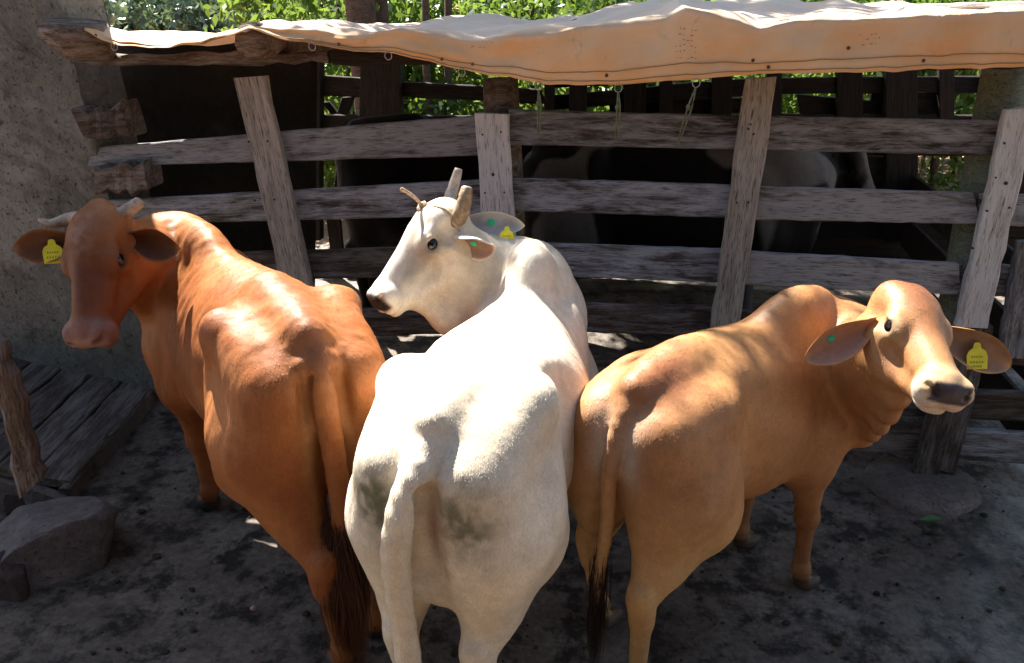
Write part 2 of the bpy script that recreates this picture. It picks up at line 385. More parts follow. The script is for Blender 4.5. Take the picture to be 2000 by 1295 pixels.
class Cow:
    def __init__(self, loc, phi, scale=1., length=1., kappa=0., h=.0085):
        self.loc = np.array([loc[0], loc[1], 0.]); self.phi = math.radians(phi); self.s = scale; self.lx = length; self.k = kappa; self.h = h
        f = np.array([math.sin(self.phi), math.cos(self.phi), 0]); l = np.array([-f[1], f[0], 0]); self.R = np.stack([f, l, [0, 0, 1.]], 1)
        self.prims = []
    def loc_of(self, p): return (np.asarray(p, float)-self.loc)@self.R
    def vec_of(self, v): return np.asarray(v, float)@self.R
    def bend(self, p):
        p = np.asarray(p, float)
        if abs(self.k) < 1e-5: return p
        x, y, z = p[..., 0], p[..., 1], p[..., 2]; r = 1/self.k
        return np.stack([(r-y)*np.sin(self.k*x), r-(r-y)*np.cos(self.k*x), z], -1)
    def unbend(self, X, Y):
        if abs(self.k) < 1e-5: return X, Y
        r = 1/self.k; sg = 1. if self.k > 0 else -1.; dy = r-Y
        return np.arctan2(sg*X, sg*dy)/self.k, r-sg*np.sqrt(X*X+dy*dy)
    # --- primitive adders; straight-space coordinates are given for a cow of scale 1 and get scaled here
    def S(self, p): return np.asarray(p, float)*np.array([self.s*self.lx, self.s, self.s])
    def ell(self, c, r, k=.06, R=None, op='+', space='s'):
        if space == 's': c = self.S(c); r = np.asarray(r, float)*self.s; k = k*self.s
        self.prims.append(('e', np.asarray(c, float), np.asarray(r, float), k, R, op, space))
    def cone(self, a, b, ra, rb, k=.05, flat=None, op='+', space='s'):
        if space == 's': a, b = self.S(a), self.S(b); ra *= self.s; rb *= self.s; k = k*self.s
        self.prims.append(('c', np.asarray(a, float), np.asarray(b, float), ra, rb, k, flat, op, space))
    def both(self, fn, c, *a, **kw):
        for sg in (1, -1):
            c2 = np.array(c, float); c2[1] *= sg; fn(c2, *a, **kw)
    def head_frame(self, poll, muzzle, normal, hs):
        self.hp = self.loc_of(poll); self.hu = nrm(self.loc_of(muzzle)-self.hp); w_ = self.vec_of(normal)
        w_ = nrm(w_-self.hu*np.dot(w_, self.hu)); self.hw = w_; self.hv = np.cross(self.hw, self.hu); self.hs = hs
        self.HR = np.stack([self.hu, self.hv, self.hw], 1)     # columns: u (to muzzle), v (its left), w (front of the face)
    def hd(self, u, v, w): return self.hp+self.HR@(np.array([u, v, w])*self.hs)
    def hell(self, c, r, k=.03, op='+'): self.prims.append(('e', self.hd(*c), np.array(r)*self.hs, k*self.hs, self.HR, op, 'd'))
    def hcone(self, a, b, ra, rb, k=.03, flat=None, op='+'):
        fl = None if flat is None else (self.HR[:, flat[0]], flat[1])
        self.prims.append(('c', self.hd(*a), self.hd(*b), ra*self.hs, rb*self.hs, k*self.hs, fl, op, 'd'))
    def hsym(self, fn, *pts, **kw):
        for sg in (1, -1):
            q = [((p[0], p[1]*sg, p[2]) if isinstance(p, tuple) and len(p) == 3 and i < kw.get('np', 1) else p) for i, p in enumerate(pts)]
            fn(*q, **{a: b for a, b in kw.items() if a != 'np'})

    def body(self, st, hump=(.88, 1.30, .15, .075, .10), hk=.11, bony=.5, hook=(.03, .205, 1.205), pin=(-.285, .115, 1.10), thigh=1., legs=None):
        self.st = np.array(st, float)
        self.trunk = True
        e, c, b = self.ell, self.cone, self.both
        # hips, pin bones, sacrum, spine
        b(e, hook, (.055-.015*bony, .05-.015*bony, .042-.012*bony), .10-.035*bony)
        c((-.24, 0, 1.235), (.12, 0, 1.258), .03, .035, .10)
        for sg in (1, -1):
            c((hook[0], hook[1]*sg*.92, hook[2]-.02), (pin[0]+.02, pin[1]*sg, pin[2]+.01), .045, .05, .10)       # hip to pin
            e((pin[0], pin[1]*sg, pin[2]), (.05, .05, .05), .07)
            # thigh, buttock
            e((-.13, .145*sg, .95), (.175, .105*thigh, .22), .10)
            e((-.20, .13*sg, .85), (.115, .095*thigh, .26), .10)
            e((.0, .18*sg, .84), (.12, .085*thigh, .19), .10)
            # shoulder blade and arm
            e((.87, .145*sg, .95), (.12, .068, .21), .10); e((.98, .13*sg, .82), (.09, .07, .12), .10); e((.84, .145*sg, .72), (.10, .07, .13), .10)
            if bony > 0: e((.19, .285*sg, 1.17), (.115, .06+.02*bony, .085), .07, op='-')
            c((hook[0]+.01, hook[1]*sg, hook[2]-.03), (.075, .215*sg*thigh, .78), .035, .045, .07)      # flank ridge from hip to stifle
            e((.20, .315*sg, .98), (.07, .03+.03*bony, .14), .06, op='-')
            if bony > .6:
                e((-.345, .062*sg, 1.06), (.035, .014, .10), .03, op='-')
        hx, hz, rx, ry, rz = hump
        e((hx, 0, hz), (rx, ry, rz), hk)
        e((1.1, 0, .76), (.12, .075, .12), .12)
        L = dict(hl=None, hr=None, fl=None, fr=None)
        L.update(legs or {})
        for key, sg in (('hl', 1), ('hr', -1)):
            dx, dy = L[key] or (0, 0)
            stf, hock, fet, hoof = (.025+dx*.25, (.19)*sg+dy*.2, .72), (-.27+dx*.7, .135*sg+dy*.7, .50), (-.215+dx, .13*sg+dy, .125), (-.175+dx, .13*sg+dy, .03)
            c((-.09+dx*.1, .155*sg, .88), stf, .145, .095, .10); c((-.17, .15*sg, .85), (-.20+dx*.5, .14*sg+dy*.5, .62), .125, .072, .09)
            c(stf, hock, .092, .045, .07); c((-.19+dx*.5, .14*sg+dy*.5, .64), hock, .05, .030, .05)
            c((hock[0]-.02, hock[1], hock[2]+.035), (hock[0]+.012, hock[1], hock[2]-.09), .040, .036, .03); c((hock[0]+.015, hock[1], hock[2]-.06), fet, .040, .031, .04)
            e(fet, (.040, .037, .036), .03); c(fet, hoof, .031, .036, .03)
            for q in (-1, 1): e((hoof[0]+.028, hoof[1]+q*.024, .028), (.058, .026, .034), .008)
        for key, sg in (('fl', 1), ('fr', -1)):
            dx, dy = L[key] or (0, 0)
            elb, knee, fet, hoof = (.85+dx*.1, .155*sg, .67), (.895+dx*.6, .125*sg+dy*.6, .375), (.885+dx, .12*sg+dy, .11), (.915+dx, .12*sg+dy, .03)
            c((.92, .16*sg, .82), elb, .10, .082, .09); c(elb, knee, .080, .044, .07); e(knee, (.05, .046, .055), .03)
            c(knee, fet, .038, .032, .03); e(fet, (.039, .037, .036), .025); c(fet, hoof, .031, .036, .03)
            for q in (-1, 1): e((hoof[0]+.03, hoof[1]+q*.024, .028), (.058, .026, .034), .008)
    def neck(self, base_top=(.93, 0, 1.27), base_bot=(1.12, 0, .74), tm=.35, bm=.3, r0=.15, r1=.082, tin=(.15, 0, 1.), dewlap=.05, tb=None, nst=12, throat=(.20, 0, -.14), folds=.012, sag=.05):
        s = self.s; dx = self.bend(self.S((1., 0, 0)))-self.bend(self.S((.9, 0, 0))); fwd = nrm(dx)
        t0 = self.bend(self.S(base_top)); b0 = self.bend(self.S(base_bot)); t1 = self.hd(.045, 0, -.065); b1 = self.hd(*throat)
        end = nrm(self.HR@np.array(tin)); up0 = np.array([0, 0, .25])
        sd = nrm(fwd+up0)
        if tb is not None: sd = nrm(self.vec_of(tb))
        def herm(p0, m0, p1, m1, t): return p0*(2*t**3-3*t*t+1)+m0*(t**3-2*t*t+t)+p1*(-2*t**3+3*t*t)+m1*(t**3-t*t)
        Ts, Bs, Rs = [], [], []
        for t in np.linspace(0, 1, nst):
            Ts.append(herm(t0, sd*tm*2*s, t1, end*tm*2*s, t)); Bs.append(np.array([0, 0, -sag*s*math.sin(math.pi*t**1.6)])+herm(b0, nrm(sd+[0, 0, -.1])*bm*2*s, b1, end*bm*1.6*s, t)); Rs.append((r0+(r1-r0)*t**.8)*s)
        self.NT, self.NB = np.array(Ts), np.array(Bs)
        for i in range(nst):
            T, B, r = Ts[i], Bs[i], Rs[i]; ax = nrm(T-B)
            t2, b2 = T-ax*r*.8, B+ax*r*.9
            if np.dot(t2-b2, ax) < 0: t2 = b2 = (T+B)/2
            m = (t2+b2)/2
            self.prims.append(('c', m, t2, r, r*.72, .09*s, None, '+', 'd')); self.prims.append(('c', m, b2, r, r*.62, .09*s, None, '+', 'd'))
            if folds and 2 <= i < nst-1 and i % 2 == 0:
                lat = nrm(np.cross(nrm(Ts[min(i+1, nst-1)]-Ts[i-1]), ax))
                for sg in (1, -1):
                    self.prims.append(('c', m+(t2-m)*.5+lat*sg*r*.86, b2+lat*sg*r*.58+(B-b2)*.15, folds*.8*s, folds*1.5*s, .035*s, None, '+', 'd'))
            if dewlap and 1 <= i < nst-1:
                fl = nrm(np.cross(nrm(Ts[min(i+1, nst-1)]-Ts[i-1]), ax))
                dl = dewlap*math.sin(math.pi*(i/(nst-1))**.7)+.02
                self.prims.append(('c', b2, B-ax*dl*s, .05*s, .026*s, .09*s, None, '+', 'd'))
    def head(self, orb=1., fore=1., muz=1., poll=.092):
        he, hc, sy = self.hell, self.hcone, self.hsym; E = self.eu = .19; m = muz
        he((.085, 0, -.005), (.095, .092, .082), .04); he((.03, 0, -.008), (.042, poll, .050), .04)
        he((.12, 0, .035*fore), (.10, .078, .043), .05)
        hc((.12, 0, -.008), (.40, 0, -.012), .084, .052, .05); hc((.17, 0, .026), (.41, 0, .008), .048, .038, .04)
        sy(he, (E, .078*orb, .012), (.055, .032, .044), .03)
        sy(hc, (E+.03, .078*orb, -.026), (.34, .050, -.020), .022, .012, .03, np=2)
        he((.2, 0, -.07), (.15, .050, .075), .06)
        sy(hc, (.09, .052, -.135), (.25, .040, -.118), .036, .028, .06, np=2); sy(hc, (.25, .040, -.118), (.40, .018, -.066), .028, .024, .05, np=2)
        sy(he, (.14, .060, -.075), (.09, .032, .08), .05)
        he((.425, 0, -.008), (.046, .070*m, .048), .035); sy(he, (.430, .050*m, -.010), (.042, .032*m, .044), .02); sy(he, (.450, .048*m, .010), (.028, .026, .028), .018)
        he((.455, 0, .0), (.026, .052*m, .036), .02); sy(he, (.445, .034*m, -.040), (.034, .036*m, .024), .014)
        he((.428, 0, -.074), (.040, .048*m, .020), .010)
        sy(he, (.478, .046*m, .012), (.022, .016, .013), .008, op='-'); sy(he, (.462, .066*m, .022), (.020, .012, .008), .008, op='-')
        hc((.39, .074*m, -.060), (.475, .03, -.062), .004, .005, .006, op='-'); hc((.39, -.074*m, -.060), (.475, -.03, -.062), .004, .005, .006, op='-')
        sy(he, (E-.07, .112*orb, -.004), (.045, .022, .030), .03, op='-'); sy(he, (.30, .090, -.040), (.075, .024, .034), .03, op='-')
        sy(he, (E, .117*orb, .012), (.034, .022, .021), .008, op='-')
        sy(hc, (E-.034, .098*orb, .022), (E-.004, .107*orb, .031), .008, .011, .008, np=2); sy(hc, (E-.004, .107*orb, .031), (E+.036, .096*orb, .014), .009, .006, .008, np=2)
        sy(hc, (E-.030, .099*orb, -.006), (E+.004, .103*orb, -.009), .006, .008, .008, np=2); sy(hc, (E+.004, .103*orb, -.009), (E+.036, .096*orb, .0), .007, .005, .008, np=2)
        sy(hc, (E-.055, .080*orb, .044), (E-.01, .088*orb, .050), .006, .005, .016, np=2)
    def build(self, name, mat, parent, colfn, extra=(), ribs=0., fur=0, skin=.007, wrinkle=0.):
        h = self.h; lo = np.array([9., 9, 9]); hi = -lo
        boxes = []
        for p in self.prims:
            if p[0] == 'e': c, r = p[1], np.full(3, p[2].max()); pts = np.array([c-r, c+r]); k = p[3]
            else: rr = max(p[3], p[4]); k = p[5]; pts = np.array([np.minimum(p[1], p[2])-rr, np.maximum(p[1], p[2])+rr])
            if p[-1] == 's':
                g = np.array([[pts[i][0], pts[j][1], pts[q][2]] for i in (0, 1) for j in (0, 1) for q in (0, 1)]); g = self.bend(g); pts = np.array([g.min(0)-.02, g.max(0)+.02])
            boxes.append((pts[0]-k-.03, pts[1]+k+.03)); lo = np.minimum(lo, pts[0]); hi = np.maximum(hi, pts[1])
        st = self.st*np.array([self.s*self.lx, self.s, self.s, self.s, 1]); W_ = st[:, 1].max()
        g = self.bend(np.array([[x, y, z] for x in (st[0, 0], st[-1, 0], (st[0, 0]+st[-1, 0])/2) for y in (-W_, W_) for z in (.4, 1.3)]))
        lo = np.minimum(lo, g.min(0))-.05; hi = np.maximum(hi, g.max(0))+.05
        F = Field(lo, hi, h)
        # trunk: lofted rounded sections along the bent spine
        sl_, (X, Y, Z) = F.sub(g.min(0)-.06*1, g.max(0)+np.array([.06, .06, .2]))
        x, y = self.unbend(X, Y)
        tx = np.linspace(st[0, 0]-.2, st[-1, 0]+.2, 600); ker = np.exp(-.5*((np.arange(-60, 61)*(tx[1]-tx[0]))/.035)**2); ker /= ker.sum()
        def tab(j):
            yv = np.interp(tx, st[:, 0], st[:, j]); return np.interp(x, tx, np.convolve(np.pad(yv, 60, mode='edge'), ker, 'valid'))
        ww, zt, zb, pp = tab(1), tab(2), tab(3), tab(4)
        zc = zb+(zt-zb)*.46; hh = np.where(Z > zc, zt-zc, zc-zb); p_ = np.where(Z > zc, pp, 2.15)
        q = (np.abs(y)/ww)**p_+(np.abs(Z-zc)/hh)**p_; d = (q**(1/p_)-1)*np.minimum(ww, hh)*.85
        d = np.maximum(d, np.maximum(st[0, 0]-x, x-st[-1, 0]))
        if ribs: d = d+ribs*np.sin((x+.25*(Z-1.))*2*math.pi/.075)*np.exp(-((x-.55)/.17)**2)*np.clip((Z-.7)/.1, 0, 1)*np.clip((1.22-Z)/.1, 0, 1)
        F.blend(sl_, d, .02)
        order = sorted(range(len(self.prims)), key=lambda i: (self.prims[i][5 if self.prims[i][0] == 'e' else 7] == '-'))
        for i in order:
            p = self.prims[i]; sl_, (X, Y, Z) = F.sub(*boxes[i])
            if X.size == 0: continue
            if p[-1] == 's': X, Y = self.unbend(X, Y)
            if p[0] == 'e':
                _, c, r, k, R, op, _s = p; x, y, z = X-c[0], Y-c[1], Z-c[2]
                if R is not None: x, y, z = (x*R[0, j]+y*R[1, j]+z*R[2, j] for j in range(3))
                k0 = np.sqrt((x/r[0])**2+(y/r[1])**2+(z/r[2])**2); k1 = np.sqrt((x/r[0]**2)**2+(y/r[1]**2)**2+(z/r[2]**2)**2)
                d = k0*(k0-1)/np.maximum(k1, 1e-6)
            else:
                _, a, b, ra, rb, k, flat, op, _s = p; x, y, z = X-a[0], Y-a[1], Z-a[2]; ba = b-a; L2 = max(ba@ba, 1e-9)
                t = np.clip((x*ba[0]+y*ba[1]+z*ba[2])/L2, 0, 1); dx, dy, dz = x-t*ba[0], y-t*ba[1], z-t*ba[2]
                d = np.sqrt(dx*dx+dy*dy+dz*dz)-(ra+(rb-ra)*t)
            F.blend(sl_, d, k, op)
        V, Q = F.mesh(); V = relax(V, Q, 2)
        if skin:      # loose skin and muscle: shallow, mostly upright undulations
            fn = np.cross(V[Q[:, 2]]-V[Q[:, 0]], V[Q[:, 3]]-V[Q[:, 1]]); vn = np.zeros_like(V)
            for k in range(4):
                for c_ in range(3): vn[:, c_] += np.bincount(Q[:, k], fn[:, c_], len(V))
            vn /= np.maximum(np.linalg.norm(vn, axis=1), 1e-9)[:, None]
            xs, ys = self.unbend(V[:, 0], V[:, 1]); U = np.stack([xs*1.9, ys*1.3, V[:, 2]*.55], 1)
            hd0 = (V-self.hp)@self.HR/self.hs; amp = np.where((np.abs(hd0[:, 1]) < .14) & (hd0[:, 0] > -.05) & (hd0[:, 0] < .5) & (np.abs(hd0[:, 2]) < .18), .3, 1.)*np.clip((V[:, 2]-.2)/.3, .15, 1)
            V = V+vn*(amp*skin*((fbm(U, 9, 2, 5)-.5)*1.0+(fbm(U, 24, 2, 6)-.5)*.45))[:, None]
        # colour
        xs, ys = self.unbend(V[:, 0], V[:, 1]); Sp = np.stack([xs/(self.s*self.lx), ys/self.s, V[:, 2]/self.s], 1)
        Hd = (V-self.hp)@self.HR/self.hs
        if wrinkle: # neck folds: fine ridges running across the neck near its side
            pass
        C = colfn(Sp, Hd, V)
        if fur: extra = list(extra)+[self.coat(V, Q, C, Hd, Sp, fur)]
        for (ev, eq, ec) in extra:
            Q = np.concatenate([Q, np.asarray(eq)+len(V)]); V = np.concatenate([V, ev]); C = np.concatenate([C, ec])
        o = fast_mesh(name, V, Q, mat, parent); set_col(o, C)
        return o
    def coat(self, V, Q, C, Hd, Sp, n):
        """short hairs: thin blades lying back along the skin"""
        rs = np.random.default_rng(11); P = V[Q]; nf = np.cross(P[:, 2]-P[:, 0], P[:, 3]-P[:, 1]); ar = np.linalg.norm(nf, axis=1); nf /= np.maximum(ar, 1e-12)[:, None]
        f = rs.choice(len(Q), n, p=ar/ar.sum()); a, b = rs.random(n)[:, None], rs.random(n)[:, None]
        p = (P[f, 0]*(1-a)+P[f, 1]*a)*(1-b)+(P[f, 3]*(1-a)+P[f, 2]*a)*b; nn = nf[f]; i0 = Q[f, 0]
        hd_ = Hd[i0]; face = (hd_[:, 0] > -.03) & (hd_[:, 0] < .5) & (np.abs(hd_[:, 1]) < .13) & (np.abs(hd_[:, 2]) < .16)
        keep = ~(face & (hd_[:, 0] > .40)) & ~(face & (np.abs(hd_[:, 0]-.19) < .035) & (np.abs(hd_[:, 1]) > .085)) & (p[:, 2] > .06)
        t = np.tile(np.array([-.8, 0, -.6]), (n, 1)); t[:, 2] -= .5*np.clip(np.abs(Sp[i0, 1])/.2, 0, 1); t[face] = self.hu*.8+np.array([0, 0, -.3])
        t = t+rs.normal(0, .22, (n, 3)); t -= nn*(t*nn).sum(1)[:, None]; t /= np.maximum(np.linalg.norm(t, axis=1), 1e-6)[:, None]
        w_ = np.cross(nn, t); L = (.0075*rs.uniform(.6, 1.4, n))[:, None]; wd = (.0009*rs.uniform(.7, 1.3, n))[:, None]
        tip = p+t*L*.93+nn*L*rs.uniform(.04, .22, n)[:, None]; mid = (p+tip)/2+nn*L*.08
        VV = np.stack([p-w_*wd-nn*.001, p+w_*wd-nn*.001, mid+w_*wd*.8, tip, mid-w_*wd*.8], 1)[keep]
        cc = C[i0][keep]*(rs.uniform(.84, 1.16, keep.sum())*(.80+.4*fbm(p[keep], 70, 2, 2)))[:, None]; m = len(VV); k = np.arange(m)[:, None]*5
        q = np.concatenate([k+np.array([[0, 1, 2, 4]]), k+np.array([[4, 2, 3, 3]])]) if False else k+np.array([[0, 1, 2, 4]])
        V2 = VV.copy(); V2[:, 4] = VV[:, 3]; V2[:, 2] = VV[:, 2]
        # one kite-shaped quad per hair: root, side, tip, side
        K = np.stack([VV[:, 0], VV[:, 1], VV[:, 3]+(VV[:, 2]-VV[:, 4])*.12, VV[:, 3]-(VV[:, 2]-VV[:, 4])*.12], 1)
        return K.reshape(-1, 3), np.arange(4*m).reshape(m, 4), np.repeat(np.clip(cc, 0, 1), 4, 0)
    def empty(self, name, label, cat, group=None):
        e = empty(name, self.loc, label, cat, group); e.rotation_euler = (0, 0, math.pi/2-self.phi); self.root = e; return e
    def ear(self, side, root, d, opening, L=.22, W=.065, cup0=2.0, cup1=.7, droop=.0, inner=(.3, .2, .15), outer=(.3, .2, .15), rim=None, world=False):
        """leaf-shaped cupped shell; d, opening are head-frame directions; returns mesh part and a sampler"""
        base = self.hd(*root); dv = nrm(self.vec_of(d) if world else self.HR@np.array(d, float)); n = self.vec_of(opening) if world else self.HR@np.array(opening, float); n = nrm(n-dv*np.dot(n, dv)); sd = np.cross(n, dv)
        ns, nt_ = 22, 15; L *= self.hs; W *= self.hs
        def pos(s, t, off=0.):
            wd = W*(.34+.66*math.sin(min(1, s/.52)*math.pi/2)**1.1) if s < .52 else W*max(0, 1-((s-.52)/.48)**1.9)**.68
            wd = max(wd, W*.02)
            a = cup0+(cup1-cup0)*min(1, s*1.5); r = wd/a if a > .05 else wd*20
            r2 = r-off if True else r
            return base+dv*L*s+sd*math.sin(a*t)*r2+n*(r-math.cos(a*t)*r2)*1.0-np.array([0, 0, 1.])*droop*L*s*s
        V, C, Q = [], [], []; th = .0035*self.hs
        for lay in (0, 1):
            for i in range(ns):
                for j in range(nt_):
                    s = i/(ns-1); t = (j/(nt_-1)*2-1); edge = min(1, (1-abs(t))*4, (1-s)*6)
                    V.append(pos(s, t, th*(edge**.5) if lay == 0 else -th*(edge**.5)))
                    if lay == 0:
                        q = max(0, 1-abs(t)*1.1)*max(0, 1-s*.75); c = np.array(inner)*(1-.35*q)+.0
                        if rim is not None: c = c*(min(1, edge*1.6))+np.array(rim)*(1-min(1, edge*1.6))
                    else: c = np.array(outer)
                    C.append(c)
        m = ns*nt_
        for lay in (0, 1):
            for i in range(ns-1):
                for j in range(nt_-1):
                    f = (lay*m+i*nt_+j, lay*m+i*nt_+j+1, lay*m+(i+1)*nt_+j+1, lay*m+(i+1)*nt_+j)
                    Q.append(f if lay == 0 else f[::-1])
        bd = [(0, j) for j in range(nt_)]+[(i, nt_-1) for i in range(1, ns)]+[(ns-1, j) for j in range(nt_-2, -1, -1)]+[(i, 0) for i in range(ns-2, 0, -1)]
        bi = [i*nt_+j for i, j in bd]
        for q in range(len(bi)):
            a, b = bi[q], bi[(q+1) % len(bi)]; Q.append((b, a, a+m, b+m))
        return (np.array(V), np.array(Q), np.array(C)), pos, (dv, sd, n)
    def eye(self, orb=1., lid=(.02, .012, .01), r=.0295):
        for sg in (1, -1):
            c = self.hd(self.eu+.002, .0815*orb*sg, .011); rr = r*self.hs
            bm = bmesh.new(); bmesh.ops.create_uvsphere(bm, u_segments=20, v_segments=14, radius=rr)
            me = bpy.data.meshes.new('eye'); bm.to_mesh(me); bm.free(); me.materials.append(M['eye']); me.polygons.foreach_set('use_smooth', [True]*len(me.polygons))
            o = bpy.data.objects.new('eye', me); COL.objects.link(o); o.parent = self.root; o.location = c
    def horn(self, pts, r0, r1, mat, tip=.55, ring=.035):
        P = spline([self.hd(*p) for p in pts], 14); t = np.linspace(0, 1, 14)
        rad = (r0+(r1-r0)*t)*self.hs; rad[-1] *= tip
        rad = rad*(1+ring*np.sin(np.arange(14)*2.6))
        V = P-np.array([0, 0, 0]); o = tube('horn', P, rad, mat, None, 14, True, .012, True, 3); o.parent = self.root; o.location = P[0]; return o
    def tail(self, pts, r0=.045, r1=.014):
        P = spline([self.S(p) for p in pts], 16); rs = np.linspace(0, 1, 16)
        R = (r0+(r1-r0)*rs**.75)*self.s
        for i in range(15): self.cone(P[i]/np.array([self.s*self.lx, self.s, self.s]), P[i+1]/np.array([self.s*self.lx, self.s, self.s]), R[i]/self.s, R[i+1]/self.s, .028 if i < 3 else .008)
        self.tail_end = self.bend(P[-1]); self.tail_dir = nrm(self.bend(P[-1])-self.bend(P[-2]))
    def tuft(self, cols, length=.45, n=900, spread=.05, r=.0016):
        V, Q, C = [], [], []; rs = np.random.default_rng(5); lock = rs.normal(0, 1, (26, 3)); K = 7
        for i in range(n):
            lk = lock[i % 26]; start = self.tail_end-self.tail_dir*rs.uniform(0, .20)+rs.normal(0, .012, 3)*[1, 1, .2]; L = length*rs.uniform(.5, 1.)*(1-.12*abs(lk[2]))
            out = (lk*.75+rs.normal(0, .35, 3))*spread*np.array([1, 1, 0]); ph = lk[0]*3
            b = len(V)
            for k in range(K):
                t = k/(K-1); bul = math.sin(math.pi*min(1, t*.9+.05))**.8
                p = start+np.array([0, 0, -1.])*L*t+out*bul*(.35+.65*(1-t*.5))+np.array([math.sin(t*6+ph+(i%5)*.25), math.cos(t*5+ph), 0])*.014*t
                rr = r*(1.1-t)*min(1., .35+t*4); a0 = i*1.3
                for j in range(3): V.append(p+np.array([math.cos(2.094*j+a0), math.sin(2.094*j+a0), 0])*rr)
                c = np.array(cols[0])*(1-t)+np.array(cols[1])*t; C += [c*(.75+.5*((i*7) % 13)/13)]*3
            for k in range(K-1):
                for j in range(3): Q.append((b+k*3+j, b+k*3+(j+1) % 3, b+k*3+3+(j+1) % 3, b+k*3+3+j))
        o = fast_mesh('tail_tuft', V, Q, M['hair'], self.root); set_col(o, np.array(C)); return o

def hide(name, fur=1., rough=.48, sheen=.0, spec=.26):
    m = NM(name); v = m.coord('Object')
    a = m.n('Attribute', attribute_name='Col').outputs['Color']
    st = m.n('Mapping'); m.set(st.inputs[0], v); st.inputs['Scale'].default_value = (1., 1.9, .45)
    f = m.noise(st.outputs[0], 210, 3, .6); g = m.noise(v, 26, 6, .65); b = m.noise(v, 5, 4, .55)
    c = m.mix(1., a, m.ramp(f, [(.25, .82), (.75, 1.14)]), 'MULTIPLY')
    c = m.mix(1., c, m.ramp(g, [(.25, .84), (.75, 1.12)]), 'MULTIPLY'); c = m.mix(1., c, m.ramp(b, [(.3, .9), (.7, 1.08)]), 'MULTIPLY')
    hgt = m.math('ADD', m.math('MULTIPLY', f, .55*fur), m.math('MULTIPLY', g, .35))
    m.P(Base_Color=c, Roughness=rough, Normal=m.bump(hgt, .25, .005)); m.b.inputs['Specular IOR Level'].default_value = spec
    m.b.inputs['Sheen Weight'].default_value = sheen; m.b.inputs['Sheen Roughness'].default_value = .5
    m.b.inputs['Subsurface Weight'].default_value = 0
    return m.m
M['hide_red'] = hide('red_hide', 1., .52, 0., .17); M['hide_white'] = hide('white_hide', 1., .5); M['hide_tan'] = hide('tan_hide', 1., .46)
M['eye'] = simple('eye', (.008, .005, .004), .12, .4)
def horn_mat(name, a, b):
    m = NM(name); v = m.coord('Object', (1, 1, 1)); g = m.noise(v, 30, 6, .7, .4)
    c = m.mix(m.ramp(g, [(.35, 0.), (.65, 1.)]), a, b); m.P(Base_Color=c, Roughness=.5, Normal=m.bump(g, .5, .006)); return m.m
M['horn_tan'] = horn_mat('horn_tan', (.20, .13, .085), (.46, .36, .27)); M['horn_pale'] = horn_mat('horn_pale', (.34, .27, .2), (.62, .54, .44)); M['horn_brown'] = horn_mat('horn_brown', (.13, .08, .04), (.36, .26, .15))
M['tag_yellow'] = simple('tag_yellow', (.72, .66, .03), .45, .5, 30, .12, .1); M['tag_green'] = simple('tag_green', (.03, .48, .24), .4, .5)
M['tag_ink'] = simple('tag_ink', (.30, .29, .04), .6)
M['hair_dark'] = simple('hair_dark', (.028, .012, .007), .6, .3); M['hair_red'] = simple('hair_red', (.16, .05, .02), .6, .3); M['hair_black'] = simple('hair_black', (.012, .009, .008), .6, .3)

def hair_mat():
    m = NM('tail_hair'); a = m.n('Attribute', attribute_name='Col').outputs['Color']; m.P(Base_Color=a, Roughness=.5); m.b.inputs['Specular IOR Level'].default_value = .3; return m.m
M['hair'] = hair_mat()
def G(P, c, r):   # soft blob weight
    return np.exp(-(((P-np.array(c))/np.array(r))**2).sum(1))
def mixc(C, w_, col): w_ = np.clip(w_, 0, 1)[:, None]; return C*(1-w_)+np.array(col)*w_

STD = [(-.33, .03, 1.10, 1.02, 2), (-.31, .10, 1.15, .93, 2.1), (-.26, .155, 1.215, .82, 2.4), (-.15, .20, 1.255, .74, 2.7), (.02, .237, 1.275, .69, 2.75), (.2, .265, 1.277, .64, 2.45),
       (.42, .295, 1.266, .575, 2.05), (.62, .280, 1.262, .555, 1.8), (.8, .222, 1.28, .565, 1.65), (.95, .175, 1.27, .59, 1.6), (1.06, .145, 1.20, .63, 1.8), (1.14, .12, 1.12, .69, 2), (1.19, .05, 1.02, .78, 2)]

def make_tag(cow, p, n, upv, size=.055):
    """yellow flag ear tag: a broad plate with a narrower neck"""
    n = nrm(n); upv = nrm(np.asarray(upv)-n*np.dot(upv, n)); rt = np.cross(upv, n)
    out = [(-.5, -1), (.5, -1), (.52, -.35), (.42, -.12), (.2, 0.02), (.17, .22), (.08, .3), (-.08, .3), (-.17, .22), (-.2, .02), (-.42, -.12), (-.52, -.35)]
    V = [p+(rt*x+upv*y)*size+n*z for z in (.0022, -.0006) for x, y in out]; m = len(out)
    Fc = [tuple(range(m)), tuple(range(m, 2*m))[::-1]]+[(j+m, (j+1) % m+m, (j+1) % m, j) for j in range(m)]
    o = mesh_obj('ear_tag', np.array(V)-p, Fc, M['tag_yellow'], cow.root, False, p)
    bm = bmesh.new(); bm.from_mesh(o.data); bmesh.ops.recalc_face_normals(bm, faces=bm.faces); bm.to_mesh(o.data); bm.free()
    for j, (y0, wd) in enumerate(((-.40, .6), (-.66, .7), (-.86, .5))):     # printed rows
        k = 5; w_ = wd/k
        for q in range(k):
            x0 = -wd/2+q*w_; 
            vv = [rt*(x0+a*w_*.7)*size+upv*(y0-.06+b*.11)*size+n*.0031 for a, b in ((0, 0), (.35, 0), (1, .5), (.75, 1), (.2, 1))]
            mesh_obj('printed_mark', vv, [(0, 1, 2, 3, 4)], M['tag_ink'], o)
    return o
